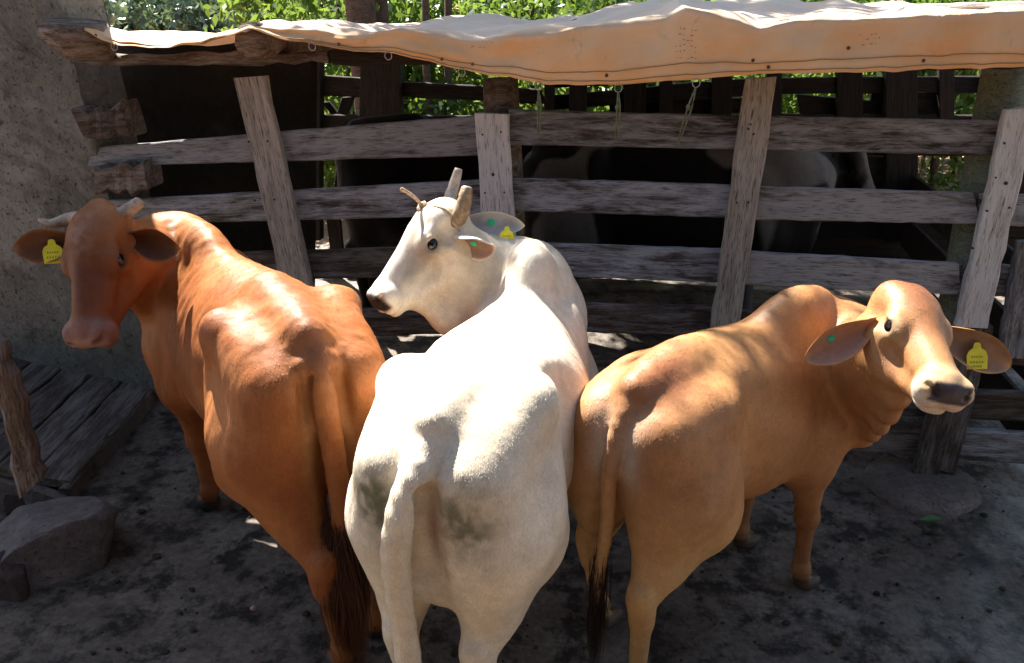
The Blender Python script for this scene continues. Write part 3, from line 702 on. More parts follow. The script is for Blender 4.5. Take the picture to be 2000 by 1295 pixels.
def make_button(cow, p, n, r=.014):
    n = nrm(n); a = nrm(np.cross(n, [.3, .2, 1])); b = np.cross(n, a); m = 18; V = []; Fc = []
    prof = [(r, 0), (r, .0025), (r*.9, .0035), (r*.5, .0035), (r*.42, .006), (.0001, .007)]
    for (rr, z) in prof:
        for j in range(m): q = 2*math.pi*j/m; V.append((a*math.cos(q)+b*math.sin(q))*rr+n*z)
    for k in range(len(prof)-1):
        for j in range(m): Fc.append((k*m+j, k*m+(j+1) % m, (k+1)*m+(j+1) % m, (k+1)*m+j))
    return mesh_obj('ear_button', V, Fc, M['tag_green'], cow.root, False, p)

# ---- the white cow in the middle
def white_cow():
    c = Cow((-.135, 1.944), 17.3, .985, .915, .12)
    e = c.empty('white_cow', 'white humped cow in the middle with short horns, head turned left in profile', 'cow', 'humped cattle standing in the pen')
    c.body([(x, w_*(1.07 if .1 < x < .5 else 1.), zt, zb, p*(1.08 if .1 < x < .5 else 1.)) for x, w_, zt, zb, p in STD], hump=(.90, 1.29, .12, .07, .10), bony=.1, legs=dict(hl=(.02, -.015), hr=(.02, .02)))
    c.ell((-.16, 0, .73), (.12, .085, .11), .06)
    c.cone((-.36, -.022, 1.09), (-.33, -.02, .70), .034, .026, .025, op='-')
    c.ell((-.325, -.03, .93), (.03, .02, .065), .02); c.ell((-.362, -.033, .93), (.012, .005, .05), .01, op='-')
    c.head_frame(on_depth(888, 404, 2.98), on_depth(743, 585, 2.88), (-.72, -.24, .62), 1.0)
    c.neck((.95, 0, 1.28), (1.12, 0, .78), .36, .34, .16, .098, (.2, 0, 1.), .05, throat=(.27, 0, -.12), sag=.13)
    c.head(); c.hcone((.37, 0, -.085), (.33, 0, -.25), .026, .05, .05); c.hcone((.33, 0, -.25), (.12, 0, -.22), .05, .08, .06); c.hcone((.30, 0, -.11), (.24, 0, -.25), .035, .06, .05)
    c.tail([(-.20, 0, 1.17), (-.27, .0, 1.165), (-.345, .005, 1.12), (-.40, .032, 1.01), (-.395, .055, .85), (-.375, .05, .6), (-.38, .035, .34)], .056, .032)
    white = (.76, .67, .54)
    earL, posL, fl = c.ear(1, (.105, .090, -.045), (.86, -.42, -.10), (-.05, -.80, -.45), .165, .075, 1.9, 1.15, .0, (.30, .18, .13), white, (.78, .66, .56), world=True)
    earR, posR, fr = c.ear(-1, (.04, -.07, -.05), (1., .05, .01), (-.1, -1., .35), .29, .056, 1.8, .9, .05, (.42, .40, .40), (.45, .43, .43), white, world=True)  # far ear greyed: its shade is put into the colour
    def col(S, Hd, V):
        C = np.tile(np.array(white), (len(V), 1)); n = fbm(V, 9, 4); n2 = fbm(V, 40, 2, 4)
        big = fbm(S, 3., 3, 71); C = mixc(C, np.clip((n-.5)*1.2, 0, .3), (.66, .56, .42)); C = mixc(C, np.clip((big-.48)*2.6, 0, .42), (.52, .43, .32))
        C = mixc(C, .45*np.clip((.95-S[:, 2])/.5, 0, 1), (.72, .60, .42))
        for sg in (1, -1): C = mixc(C, 1.0*np.clip(1.5*G(S, (-.33, .125*sg, 1.03), (.12, .065, .10)), 0, 1)*np.clip((n2-.2)*2.6, .3, 1), (.15, .15, .10))
        C = mixc(C, .5*G(S, (-.3, -.06, .83), (.1, .06, .16))*np.clip((n2-.3)*2.5, 0, 1), (.32, .27, .2))
        C = mixc(C, .85*G(S, (-.33, -.025, .95), (.06, .022, .13)), (.22, .10, .06))
        C = mixc(C, .75*G(S, (-.10, -.05, 1.27), (.13, .07, .08))*np.clip((n-.3)*3, 0, 1), (.36, .29, .2))
        C = mixc(C, .45*G(S, (-.12, -.17, 1.16), (.22, .12, .16)), (.50, .41, .29))  # shade on the right side of the rump, painted into the coat
        face = (Hd[:, 0] > -.05) & (Hd[:, 0] < .55) & (np.abs(Hd[:, 1]) < .16) & (np.abs(Hd[:, 2]) < .2)
        for sg in (1, -1):
            C = mixc(C, face*.85*G(Hd, (.22, .10*sg, .0), (.065, .06, .042)), (.11, .08, .06))
            C = mixc(C, face*.7*G(Hd, (.30, .075*sg, -.005), (.10, .07, .036)), (.13, .12, .125))
            C = mixc(C, face*.95*G(Hd, (.194, .108*sg, .010), (.042, .03, .021)), (.03, .025, .025))
        C = mixc(C, face*.6*np.clip((.12-np.abs(Hd[:, 1]))/.1, 0, 1)*G(Hd, (.36, 0, .03), (.10, .2, .07)), (.30, .30, .33))
        C = mixc(C, face*.6*G(Hd, (.15, .08, -.06), (.10, .08, .09)), (.58, .42, .26))
        C = mixc(C, face*np.clip((Hd[:, 0]-.448)/.012, 0, 1)*np.clip((Hd[:, 2]+.034)/.01, 0, 1), (.018, .015, .017))
        C = mixc(C, np.clip((.065-V[:, 2])/.012, 0, 1), (.05, .04, .035))
        return C
    c.build('body', M['hide_white'], e, col, (earL, earR), fur=170000); c.eye()
    c.horn([(.075, .060, -.015), (.035, .10, .0), (-.01, .112, .025), (-.05, .108, .045)], .036, .0205, M['horn_brown'], .9, .05)
    make_button(c, posL(.45, -.1, .005), fl[2], .012); make_button(c, posR(.55, .1, .005), fr[2], .014); make_tag(c, c.loc_of(on_depth(990, 450, 3.02)), c.vec_of((-.1, -1., .25)), np.array([0, 0, 1.]), .052)
    c.horn([(.05, -.055, .0), (-.01, -.10, -.01), (-.08, -.115, .01), (-.155, -.10, .05)], .034, .0165, M['horn_pale'], .85)
    return c
# ---- the red cow on the left
def red_cow():
    c = Cow((-.735, 2.377), -32.9, 1.023, .975, .17)
    e = c.empty('red_cow', 'bony reddish brown cow on the left with short pale horns, looking back', 'cow', 'humped cattle standing in the pen')
    st = [(x, w_*(.93 if x < .3 else .88), zt, zb, p*(.95 if x < .1 else .88)) for x, w_, zt, zb, p in STD]
    c.body(st, hump=(.86, 1.25, .12, .05, .05), bony=1., hook=(.03, .20, 1.20), thigh=.92, legs=dict(fl=(.02, .0), hl=(-.14, -.1), hr=(-.05, .0)))
    c.head_frame(on_depth(200, 412, 2.94), on_depth(172, 657, 2.82), (-.17, -.92, .25), 1.07)
    c.neck((.93, 0, 1.26), (1.12, 0, .76), .30, .28, .125, .085, (.3, 0, 1.), .05, tb=(-.55, .55, .2), sag=.04)
    c.head(muz=1.12, poll=.10); c.hell((-.005, 0, .015), (.032, .036, .032), .03)
    for sg in (1, -1): c.ell((-.305, .050*sg, 1.135), (.030, .020, .055), .018); c.cone((-.335, .030*sg, 1.14), (-.33, .055*sg, 1.02), .012, .008, .012, op='-')
    for q in range(3): c.cone((-.345-.006*q, -.03, 1.11-.035*q), (-.345-.006*q, .03, 1.105-.035*q), .012, .012, .012)
    c.tail([(-.20, 0, 1.18), (-.27, .0, 1.175), (-.325, .0, 1.12), (-.35, -.005, .98), (-.355, -.01, .8), (-.37, .0, .62), (-.39, .01, .5)], .052, .026)
    red = (.29, .098, .029)
    earL, posL, fl = c.ear(1, (.085, .08, -.045), (1., -.30, -.10), (-.25, -1., .0), .205, .072, 1.9, .8, .02, (.10, .04, .02), (.28, .1, .035), (.35, .16, .08), world=True)
    earR, posR, fr = c.ear(-1, (.09, -.07, -.03), (-1., -.28, -.02), (.2, -1., .15), .235, .068, 1.9, .7, .03, (.15, .06, .028), (.28, .1, .035), (.35, .16, .08), world=True)
    def col(S, Hd, V):
        C = np.tile(np.array(red), (len(V), 1)); n = fbm(V, 8, 4); n2 = fbm(V, 45, 2, 4)
        C = mixc(C, np.clip((n-.5)*1.6, 0, .5), (.24, .075, .03))
        C = mixc(C, .35*np.clip((.9-S[:, 2])/.4, 0, 1), (.26, .085, .03))
        for sg in (1, -1): C = mixc(C, .6*G(S, (-.33, .055*sg, .85), (.06, .03, .25)), (.42, .24, .10))
        big = fbm(S, 2.6, 3, 31)
        C = mixc(C, np.clip((big-.46)*3.2, 0, .55), (.20, .062, .024)); C = mixc(C, np.clip((.44-big)*3., 0, .4), (.44, .19, .07))
        C = mixc(C, .6*np.exp(-(S[:, 1]/.05)**2)*np.clip((S[:, 2]-1.1)/.1, 0, 1)*np.clip((.15-S[:, 0])/.1, 0, 1), (.17, .065, .035))
        face = (Hd[:, 0] > -.05) & (Hd[:, 0] < .55) & (np.abs(Hd[:, 1]) < .16) & (np.abs(Hd[:, 2]) < .2)
        C = mixc(C, face*.95*G(Hd, (.24, 0, .03), (.22, .12, .10)), (.105, .034, .018))
        C = mixc(C, face*.45*G(Hd, (.12, .0, .08), (.07, .045, .05))*np.clip((n2-.35)*3, 0, 1), (.40, .28, .22))
        C = mixc(C, face*np.clip((Hd[:, 0]-.385)/.03, 0, 1)*.9, (.22, .11, .085))
        C = mixc(C, face*np.clip((-.045-Hd[:, 2])/.02, 0, 1)*np.clip((Hd[:, 0]-.39)/.02, 0, 1)*.7, (.42, .27, .2))
        C = mixc(C, face*np.clip((Hd[:, 0]-.462)/.012, 0, 1)*np.clip((Hd[:, 2]+.03)/.01, 0, 1), (.34, .2, .17))
        for sg in (1, -1):
            C = mixc(C, face*.95*G(Hd, (.194, .108*sg, .010), (.042, .03, .021)), (.03, .015, .012))
            C = mixc(C, face*.8*G(Hd, (.474, .051*sg, .013), (.015, .018, .012)), (.02, .009, .008))  # nostrils coloured dark to stand for the shade inside
        C = mixc(C, np.clip((.065-V[:, 2])/.012, 0, 1), (.05, .035, .03))
        return C
    c.build('body', M['hide_red'], e, col, (earL, earR), ribs=.0026, skin=.011, fur=170000); c.eye()
    c.horn([(.03, .06, .0), (.012, .105, .005), (-.012, .155, .015)], .030, .019, M['horn_tan'], .8)
    c.horn([(.03, -.06, .0), (.02, -.12, .005), (.035, -.175, .02), (.02, -.225, .03)], .034, .006, M['horn_tan'])
    c.tuft(((.05, .017, .009), (.16, .055, .022)), .55, 2600, .045, .0013); 
    p = posR(.46, .0, .022); make_tag(c, p, fr[2]*.9+c.hw*.2, np.array([0, 0, 1.]), .068)
    return c
# ---- the tan cow on the right
def tan_cow():
    c = Cow((.488, 2.205), 45.5, .92, .85, -.40)
    e = c.empty('tan_cow', 'hornless tan humped young cow on the right facing the camera', 'cow', 'humped cattle standing in the pen')
    c.body([(x, w_*.95, zt, zb, p if p < 2.2 else 2.35) for x, w_, zt, zb, p in STD], hump=(.85, 1.235, .155, .075, .105), hk=.12, bony=.0, hook=(.03, .175, 1.13), thigh=1.06, legs=dict(hl=(.14, .06), hr=(-.10, -.0), fl=(.0, .05), fr=(.05, -.04)))
    c.head_frame(on_depth(1748, 578, 2.60), on_depth(1840, 750, 2.30), (.20, -.6, .75), .97)
    c.neck((.97, 0, 1.235), (1.12, 0, .76), .26, .26, .16, .10, (.3, 0, 1.), .10, throat=(.27, 0, -.11), folds=.02, sag=.08)
    c.head(fore=1.3, muz=1.1, poll=.085); c.hsym(c.hell, (.03, .045, .03), (.035, .03, .03), .04)
    c.tail([(-.20, 0, 1.18), (-.28, .0, 1.165), (-.335, .0, 1.09), (-.355, .015, .95), (-.34, .02, .75), (-.35, .03, .55), (-.36, .03, .42)], .045, .017)
    tan = (.40, .195, .08)
    earL, posL, fl = c.ear(1, (.10, .08, -.03), (1., -.1, -.40), (-.1, -1., .25), .335, .082, 1.9, 1.1, .03, (.33, .19, .12), (.42, .2, .07), (.5, .3, .14), world=True)
    earR, posR, fr = c.ear(-1, (.115, -.09, -.035), (-1., -.25, -.45), (-.1, -1., .35), .27, .076, 1.9, 1.1, .03, (.42, .22, .15), (.42, .2, .07), (.55, .33, .16), world=True)
    def col(S, Hd, V):
        C = np.tile(np.array(tan), (len(V), 1)); n = fbm(V, 8, 4)
        C = mixc(C, np.clip((n-.5)*1.4, 0, .4), (.36, .15, .05))
        big = fbm(S, 2.4, 3, 51)
        C = mixc(C, np.clip((big-.47)*3., 0, .5), (.27, .105, .04)); C = mixc(C, np.clip((.45-big)*3., 0, .4), (.52, .27, .10))
        C = mixc(C, .8*G(S, (-.14, -.03, 1.25), (.20, .14, .13)), (.24, .08, .038)); C = mixc(C, .5*G(S, (.86, 0, 1.3), (.12, .1, .12)), (.30, .11, .045))
        C = mixc(C, .8*np.clip((1.0-S[:, 2])/.35, 0, 1)*np.clip((.3-S[:, 0])/.3, 0, 1), (.58, .36, .16))
        for sg in (1, -1): C = mixc(C, .8*G(S, (-.33, .06*sg, 1.04), (.05, .045, .10)), (.62, .58, .5))
        C = mixc(C, .5*G(S, (.55, -.27, .88), (.32, .12, .24)), (.30, .12, .05))  # shading of the right flank laid into the coat colour
        face = (Hd[:, 0] > -.05) & (Hd[:, 0] < .55) & (np.abs(Hd[:, 1]) < .16) & (np.abs(Hd[:, 2]) < .2)
        C = mixc(C, face*.95*G(Hd, (.09, 0, .06), (.17, .085, .09)), (.15, .05, .025))
        C = mixc(C, face*np.clip((Hd[:, 0]-.37)/.06, 0, 1)*.85, (.52, .36, .20)); C = mixc(C, face*np.clip((Hd[:, 0]-.40)/.03, 0, 1)*np.clip((.012-Hd[:, 2])/.03, 0, 1), (.62, .53, .42))
        for sg in (1, -1):
            C = mixc(C, face*.9*G(Hd, (.19, .105*sg, .010), (.055, .04, .042)), (.55, .40, .23))
            C = mixc(C, face*.97*G(Hd, (.194, .108*sg, .010), (.042, .03, .021)), (.02, .015, .015))
        C = mixc(C, face*np.clip((Hd[:, 0]-.450)/.008, 0, 1)*np.clip((Hd[:, 2]+.024)/.008, 0, 1)*np.clip((.068-np.abs(Hd[:, 1]))/.008, 0, 1), (.06, .045, .05))
        for sg in (1, -1): C = mixc(C, face*G(Hd, (.474, .050*sg, .012), (.014, .017, .012)), (.008, .006, .006))  # nostril hollows painted black in place of the shade in them
        C = mixc(C, face*.8*np.clip((Hd[:, 0]-.455)/.012, 0, 1)*np.clip((-.024-Hd[:, 2])/.01, 0, 1)*np.clip((Hd[:, 2]+.06)/.01, 0, 1), (.60, .40, .33))
        C = mixc(C, np.clip((.065-V[:, 2])/.012, 0, 1), (.06, .04, .03))
        C = mixc(C, .4*np.clip((.3-V[:, 2])/.2, 0, 1)*np.clip((n-.35)*2.5, 0, 1), (.2, .12, .07))
        return C
    c.build('body', M['hide_tan'], e, col, (earL, earR), fur=170000); c.eye()
    c.tuft(((.035, .018, .012), (.03, .02, .015)), .42, 420, .016, .0012)
    p = posL(.56, .1, .022); make_tag(c, p, fl[2]*.9+c.hw*.2, np.array([0, 0, 1.]), .066)
    p = posR(.6, -.35, .004); make_button(c, p, fr[2], .012)
    return c
COWS = [white_cow(), red_cow(), tan_cow()]

# ------------------------------------------------------------------ shed behind the fence
BK = np.array([-FN[0], -FN[1], 0]); BK /= np.linalg.norm(BK)          # away from the camera, level
def sh(s, b, z): return FA+FE*s+BK*b+np.array([0, 0, z])              # s along the fence, b behind it
def bp(x, y, b):                                                      # pixel onto the upright plane b behind the fence
    return on_plane(x, y, FA+BK*b, BK)
def pick(poly, x):
    a = np.array(poly, float); return np.interp(x, a[:, 0], a[:, 1])

def build_wall():
    # concrete wall left of the fence; its rough end is beside the rails
    e = empty('concrete_wall', on_z(300, 762, 0), 'tall rough grey concrete wall at the left behind the red cow', 'wall')
    p0 = sh(0, .12, 0); nb, nh, = 60, 70
    top, bot = bp(112, -5, .10), bp(312, 770, .10)
    V = []; 
    def edge(z): t = (z-bot[2])/(top[2]-bot[2]); return bot+(top-bot)*t
    zs = np.linspace(-.02, 3.4, nh); L = 3.2
    grid = []
    for z in zs:
        ed = edge(z); row = []
        for i in range(nb):                       # front face, right to left
            row.append(ed-FE*L*(1-i/(nb-1))**1.6)
        for i in range(1, 14): row.append(ed+BK*.34*i/13)
        grid.append(row)
    G_ = np.array(grid); sh_ = G_.shape; P = G_.reshape(-1, 3)
    P[:, 2] = np.repeat(zs, sh_[1])
    d = (fbm(P, 2.2, 4)-.5)*.05+(fbm(P, 11, 3, 3)-.5)*.03
    nearedge = np.exp(-(np.abs(np.tile(np.arange(sh_[1]), nh)-nb)/6.)**2)
    d += nearedge*(fbm(P, 16, 3, 9)-.5)*.06
    P = P-BK*(d[:, None])+FE*(nearedge*(fbm(P, 9, 3, 12)-.5)*.07)[:, None]
    i = np.arange(len(P)).reshape(nh, sh_[1]); Q = np.stack([i[:-1, :-1], i[:-1, 1:], i[1:, 1:], i[1:, :-1]], -1).reshape(-1, 4)
    o = fast_mesh('wall_face', P-np.array(e.location), Q, M['concrete'], e)
    # back and top so that the wall is solid
    a, b, c, d_ = edge(0)+BK*.34, edge(3.4)+BK*.34, edge(3.4)-FE*L+BK*.34, edge(0)-FE*L+BK*.34
    a[2] = d_[2] = 0; b[2] = c[2] = 3.4
    f2, f3 = edge(3.4), edge(3.4)-FE*L; f2[2] = f3[2] = 3.4
    mesh_obj('wall_back', np.array([a, b, c, d_, f2, f3])-np.array(e.location), [(0, 1, 2, 3), (1, 2, 5, 4)], M['concrete'], e)
    # timber stubs let into the wall end
    for k, (x0, y0, x1, y1) in enumerate(((152, 205, 246, 268), (186, 322, 282, 372))):
        s = slab('timber_stub', [bp(x0, y0+8, .0), bp(x1, y0, .02), bp(x1, y1, .02), bp(x0, y1+6, .0)], -BK, .14, M['log'], e, 8, .012, .012, .03, 40+k)
build_wall()

def build_shed():
    e = empty('cattle_shed', sh(2, 1.2, 0), 'low timber cattle shed with dark interior behind the fence', 'shed')
    W_ = M['dark_wood']
    # roof logs running back from the fence; the round end of one shows under the tarp
    def log(px, py, r, b1=2.45, b0=-.10, z1=None, sd=1, name='roof_log', mt='log'):
        a = bp(px, py, b0); b = a+BK*(b1-b0); 
        if z1 is not None: b[2] = z1
        return tube(name, [a+(b-a)*t for t in np.linspace(0, 1, 9)], [r]+[r*1.02]*8, M[mt], e, 18, True, .03, True, sd)
    log(490, 79, .076, z1=1.80, sd=2); log(1040, 118, .07, b0=.06, sd=3); log(1720, 92, .07, b0=.06, sd=4)
    tube('roof_log', [bp(80, 52, -.10), bp(135, 78, -.06), bp(215, 80, .0)], [.035, .085, .08], M['log'], e, 14, True, .12, True, 9)
    # front beam under the logs
    slab('beam', [bp(140, 110, .03), bp(640, 100, .03), bp(640, 124, .03), bp(140, 128, .03)], -BK, .09, M['rail_dark'], e, 16, .008, .005, .01, 51)
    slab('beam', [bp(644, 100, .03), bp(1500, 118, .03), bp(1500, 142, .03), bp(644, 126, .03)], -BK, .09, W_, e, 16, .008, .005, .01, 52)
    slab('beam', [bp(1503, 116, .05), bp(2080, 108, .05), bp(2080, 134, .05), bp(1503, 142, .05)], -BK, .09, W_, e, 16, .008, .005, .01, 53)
    # dark side wall panel behind the left part of the fence
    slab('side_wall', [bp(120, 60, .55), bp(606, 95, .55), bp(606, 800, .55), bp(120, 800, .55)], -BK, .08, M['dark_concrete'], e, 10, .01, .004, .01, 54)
    # back fence of the shed: posts, rails and added backdrop boards (each one its own piece)
    B = 2.55
    def bar(x0, x1, t0, t1, b0, b1, nm, off=0., mt=W_, sd=0):
        slab(nm, [bp(x0, t0, B+off), bp(x1, t1, B+off), bp(x1, b1, B+off), bp(x0, b0, B+off)], -BK, .05, mt, e, 6, .004, .003, .01, sd)
    for k, (x, w_) in enumerate(((612, 26), (742, 80), (1072, 18), (1128, 34), (1300, 26), (1512, 30), (1762, 62), (1945, 50))):
        a, b, c, d = bp(x-w_/2, 85, B-.06), bp(x+w_/2, 85, B-.06), bp(x+w_/2, 470, B-.06), bp(x-w_/2, 470, B-.06)
        slab('back_post', [b, c, d, a], -BK, .09, W_, e, 6, .004, .003, .01, 60+k)
    bar(560, 782, 142, 158, 186, 192, 'back_rail', sd=70); bar(783, 1060, 160, 176, 188, 205, 'back_rail', sd=71)
    bar(1062, 1500, 188, 150, 216, 184, 'back_rail', sd=72); bar(1502, 2080, 152, 150, 184, 180, 'back_rail', sd=73)
    bar(1190, 1500, 196, 190, 222, 222, 'back_rail', .05, sd=74); bar(1560, 1700, 186, 196, 224, 224, 'back_rail', .05, sd=75); bar(1700, 1850, 180, 178, 224, 224, 'back_rail', .06, sd=76); bar(1062, 1190, 150, 146, 172, 168, 'back_rail', .04, sd=77)  # extra dark bars, added to fill the dark mass behind the fence
    for k, (x, w_) in enumerate(((1240, 44), (1410, 40), (1660, 50), (1850, 30))):
        a, b, c, d = bp(x-w_/2, 85, B-.02), bp(x+w_/2, 85, B-.02), bp(x+w_/2, 300, B-.02), bp(x-w_/2, 300, B-.02)
        slab('back_post', [b, c, d, a], -BK, .06, W_, e, 6, .004, .003, .01, 160+k)
    # boards added as a dark backdrop for the interior, with a few gaps
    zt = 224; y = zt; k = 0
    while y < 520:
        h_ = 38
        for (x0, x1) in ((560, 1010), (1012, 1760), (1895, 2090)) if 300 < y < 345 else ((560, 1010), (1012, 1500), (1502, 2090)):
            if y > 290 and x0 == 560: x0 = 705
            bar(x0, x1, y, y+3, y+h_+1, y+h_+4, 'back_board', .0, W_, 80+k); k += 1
        y += h_+2 if y < 480 else h_
    for (x0, y0, x1, y1, w_) in ((628, 200, 660, 240, 14), (668, 190, 652, 240, 22), (640, 300, 700, 360, 40), (632, 380, 650, 540, 26), (676, 400, 690, 560, 30), (662, 300, 646, 400, 16)):
        a, b, c, d = bp(x0, y0, B+.07), bp(x0+w_, y0, B+.07), bp(x1+w_, y1, B+.07), bp(x1, y1, B+.07)
        slab('brace', [b, c, d, a], -BK, .04, W_, e, 4, .004, .003, .008, 95)
    # right and left closing boards of the shed
    for k in range(3):
        z = .12+k*.3
        p, q = sh(4.55, .2, z), sh(4.55, 2.5, z); up = np.array([0, 0, .22])
        slab('side_board', [p+up, q+up, q, p], -FE, .03, W_, e, 4, .004, .003, .01, 100+k)
build_shed()

HEM = [(165, 62), (200, 80), (235, 90), (330, 93), (400, 86), (450, 70), (490, 57), (530, 66), (620, 92), (700, 100), (760, 107), (840, 121), (930, 143), (1000, 157), (1070, 165), (1180, 163), (1300, 158), (1500, 148), (1700, 140), (1850, 135), (2000, 132), (2120, 130)]
FOLD = [(165, 55), (235, 82), (330, 88), (450, 64), (490, 49), (530, 52), (620, 62), (700, 68), (780, 58), (860, 70), (930, 80), (1000, 68), (1100, 60), (1220, 48), (1300, 38), (1338, 14), (1400, 30), (1485, 56), (1560, 42), (1700, 33), (1850, 30), (2000, 26), (2120, 24)]
def tarp_mat():
    m = NM('tarp'); v = m.coord('Object')
    g = m.noise(v, 2.2, 6, .6, .4); s = m.noise(v, 5, 7, .7, .6); f = m.noise(v, 60, 4, .6)
    c = m.mix(m.ramp(g, [(.35, 0.), (.65, 1.)]), (.74, .40, .165), (.78, .54, .32))
    c = m.mix(m.ramp(s, [(.60, 0.), (.74, .55)]), c, (.20, .13, .09))
    glare = m.n('Attribute', attribute_name='roof_glare').outputs['Fac']
    c = m.mix(m.math('MULTIPLY', glare, m.ramp(s, [(.3, 1.), (.75, .45)])), c, (.80, .66, .55))  # glare of the sunlit roof mixed into the cloth colour as a pale tone
    b = m.b; m.P(Base_Color=c, Roughness=.75, Normal=m.bump(m.math('ADD', g, m.math('MULTIPLY', f, .15)), .35, .02)); b.inputs['Specular IOR Level'].default_value = .25
    tr = m.n('BsdfTranslucent'); m.set(tr.inputs[0], c); mx = m.n('MixShader'); mx.inputs[0].default_value = .22
    m.t.links.new(b.outputs[0], mx.inputs[1]); m.t.links.new(tr.outputs[0], mx.inputs[2]); m.t.links.new(mx.outputs[0], m.out.inputs[0])
    return m.m
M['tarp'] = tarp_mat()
def build_tarp():
    xs = np.concatenate([np.linspace(165, 2110, 260)]); nd = 14; nr = 26
    e = empty('tarpaulin', sh(2, 0, 1.9), 'pale orange tarpaulin draped over the shed roof, hem hanging above the fence', 'tarpaulin')
    rows = []
    for x in xs:
        yh, yf = pick(HEM, x), pick(FOLD, x)
        h_ = bp(x, yh, -.13); f = bp(x, yf, -.10); col = []
        for t in np.linspace(0, 1, nd): # drape with diagonal creases
            p = h_+(f-h_)*t
            k = .010*math.sin((x+t*150)/60.)+.006*math.sin((x-t*240)/37.)+.014*math.exp(-((x-1338+t*-0+(1-t)*95)/26.)**2)+.012*math.exp(-((x-790-(1-t)*210)/30.)**2)
            col.append(p-BK*k*math.sin(math.pi*min(1, t*1.15)*.85)+np.array([0, 0, 0]))
        zb = np.interp(x, [165, 320, 480, 700, 800, 1000, 1330, 2120], [1.90, 1.88, 1.95, 1.98, 1.96, 1.99, 2.10, 2.07])
        for j in range(1, nr+1):
            u = j/nr; b = -.10+2.75*u**1.15; q = f+BK*(b+.10); z = f[2]+(zb-f[2])*min(1, u*1.25)
            z += .018*math.sin(x/75.+u*5)*math.sin(math.pi*min(1, u*3)*.5)+.012*math.sin(x/31.-u*11)
            z += .055*math.exp(-((x-785)/28.)**2-((u-.22)/.12)**2)+.03*math.exp(-((x-1620)/160.)**2-((u-.5)/.3)**2)
            if j < 4: z = f[2]+(z-f[2])*(j/4.)+.012*math.sin(math.pi*j/4)
            q[2] = z; col.append(q)
        rows.append(col)
    P = np.array(rows); n0, n1 = P.shape[:2]; Pf = P.reshape(-1, 3); Pf += (np.stack([fbm(Pf, 9, 3, 1), fbm(Pf, 9, 3, 2), fbm(Pf, 7, 3, 3)], 1)-.5)*np.array([.02, .03, .035])
    i = np.arange(n0*n1).reshape(n0, n1); Q = np.stack([i[:-1, :-1], i[1:, :-1], i[1:, 1:], i[:-1, 1:]], -1).reshape(-1, 4)
    P = Pf.reshape(n0, n1, 3)
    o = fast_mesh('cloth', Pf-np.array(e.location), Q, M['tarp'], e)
    fa = o.data.attributes.new('roof_glare', 'FLOAT', 'POINT'); fr_ = np.clip((np.arange(n1)-nd+3)/5., 0, 1); fa.data.foreach_set('value', np.tile(fr_, n0).astype(np.float32))  # painted sun glare: full on the roof rows, none low on the drape
    md = o.modifiers.new('thickness', 'SOLIDIFY'); md.thickness = .002
    # stitched seams along the hem, eyelets, rings, cords
    seam = simple('seam_thread', (.30, .17, .06), .8)
    for t_ in (1.0, 3.2):
        k0, fr = int(t_), t_-int(t_); pts = (P[:, k0]*(1-fr)+P[:, k0+1]*fr)-BK*.004
        tube('seam', pts[30:], .0017, seam, e, 5)
    ring = simple('ring_metal', (.30, .26, .22), .5, .5); eye = simple('eyelet', (.06, .03, .02), .6)
    def hemp(x, t): i_ = int(np.argmin(np.abs(xs-x))); k0 = min(nd-2, int(t)); return P[i_, k0]*(1-(t-k0))+P[i_, k0+1]*(t-k0)
    for x, t in ((664, 3.5), (866, 3.), (926, 3.), (1190, 2.4), (1505, 2.), (1802, 2.), (1660, 6.), (1470, 4.), (185, 2.)):
        p = hemp(x, t)-BK*.003; tube('eyelet', [p, p-BK*.002], [.007, .0055], eye, e, 10)
    rope = simple('cord', (.13, .14, .08), .9, .2, 60, .4)
    for x, L in ((228, 0), (611, 0), (755, 0), (902, 0), (1052, .20), (1208, .21), (1360, .26)):
        p = hemp(x, 0)+np.array([0, 0, .004])
        th = np.linspace(0, 2*math.pi, 15); c = p-np.array([0, 0, .016])
        tube('ring', [c+FE*math.cos(a)*.015+np.array([0, 0, 1])*math.sin(a)*.017 for a in th], .0022, ring, e, 6, False)
        if L:
            sway = -.06 if x == 1360 else .0
            tube('tie_cord', spline([c-np.array([0, 0, .017]), c+FE*sway*.4-BK*.012-np.array([0, 0, L*.35]), c+FE*sway-BK*.01-np.array([0, 0, L])], 8), .004, rope, e, 6)
            tube('tie_cord', spline([c-np.array([0, 0, .017]), c+FE*(.012+sway*.4)-BK*.016-np.array([0, 0, L*.4]), c+FE*(.008+sway)-BK*.012-np.array([0, 0, L*.95])], 8), .0035, rope, e, 6)
            k = c-np.array([0, 0, L*.36])+FE*sway*.4-BK*.014
            tube('cord_knot', [k+np.array([0, 0, .012]), k, k-np.array([0, 0, .012])], [.006, .010, .006], rope, e, 8)
    # stencilled print worn down to smudges
    ink = simple('worn_print', (.40, .21, .10), .85)
    rs = np.random.default_rng(3)
    for (cx, cy, w_, rows_) in ((1342, 82, 40, 6), (942, 96, 34, 3), (1702, 92, 34, 3)):
        for r in range(rows_):
            x = cx-w_/2
            while x < cx+w_/2:
                dx_ = rs.uniform(2, 7); y = cy-26+r*11+rs.normal(0, .8); i_ = int(np.argmin(np.abs(xs-x))); yh, yf = pick(HEM, x), pick(FOLD, x)
                t = (yh-y)/(yh-yf)*(nd-1)
                if 0 < t < nd-2 and rs.random() < .7:
                    p = hemp(x, t)-BK*.0035; a, b_ = dx_*.0011, rs.uniform(.0008, .0028)
                    mesh_obj('print_mark', np.array([-FE*a-np.array([0, 0, b_]), FE*a*.6-np.array([0, 0, b_*.7]), FE*a+np.array([0, 0, b_*.5]), -FE*a*.4+np.array([0, 0, b_])])+p-np.array(e.location), [(0, 1, 2, 3)], ink, e)
                x += dx_+rs.uniform(.5, 3)
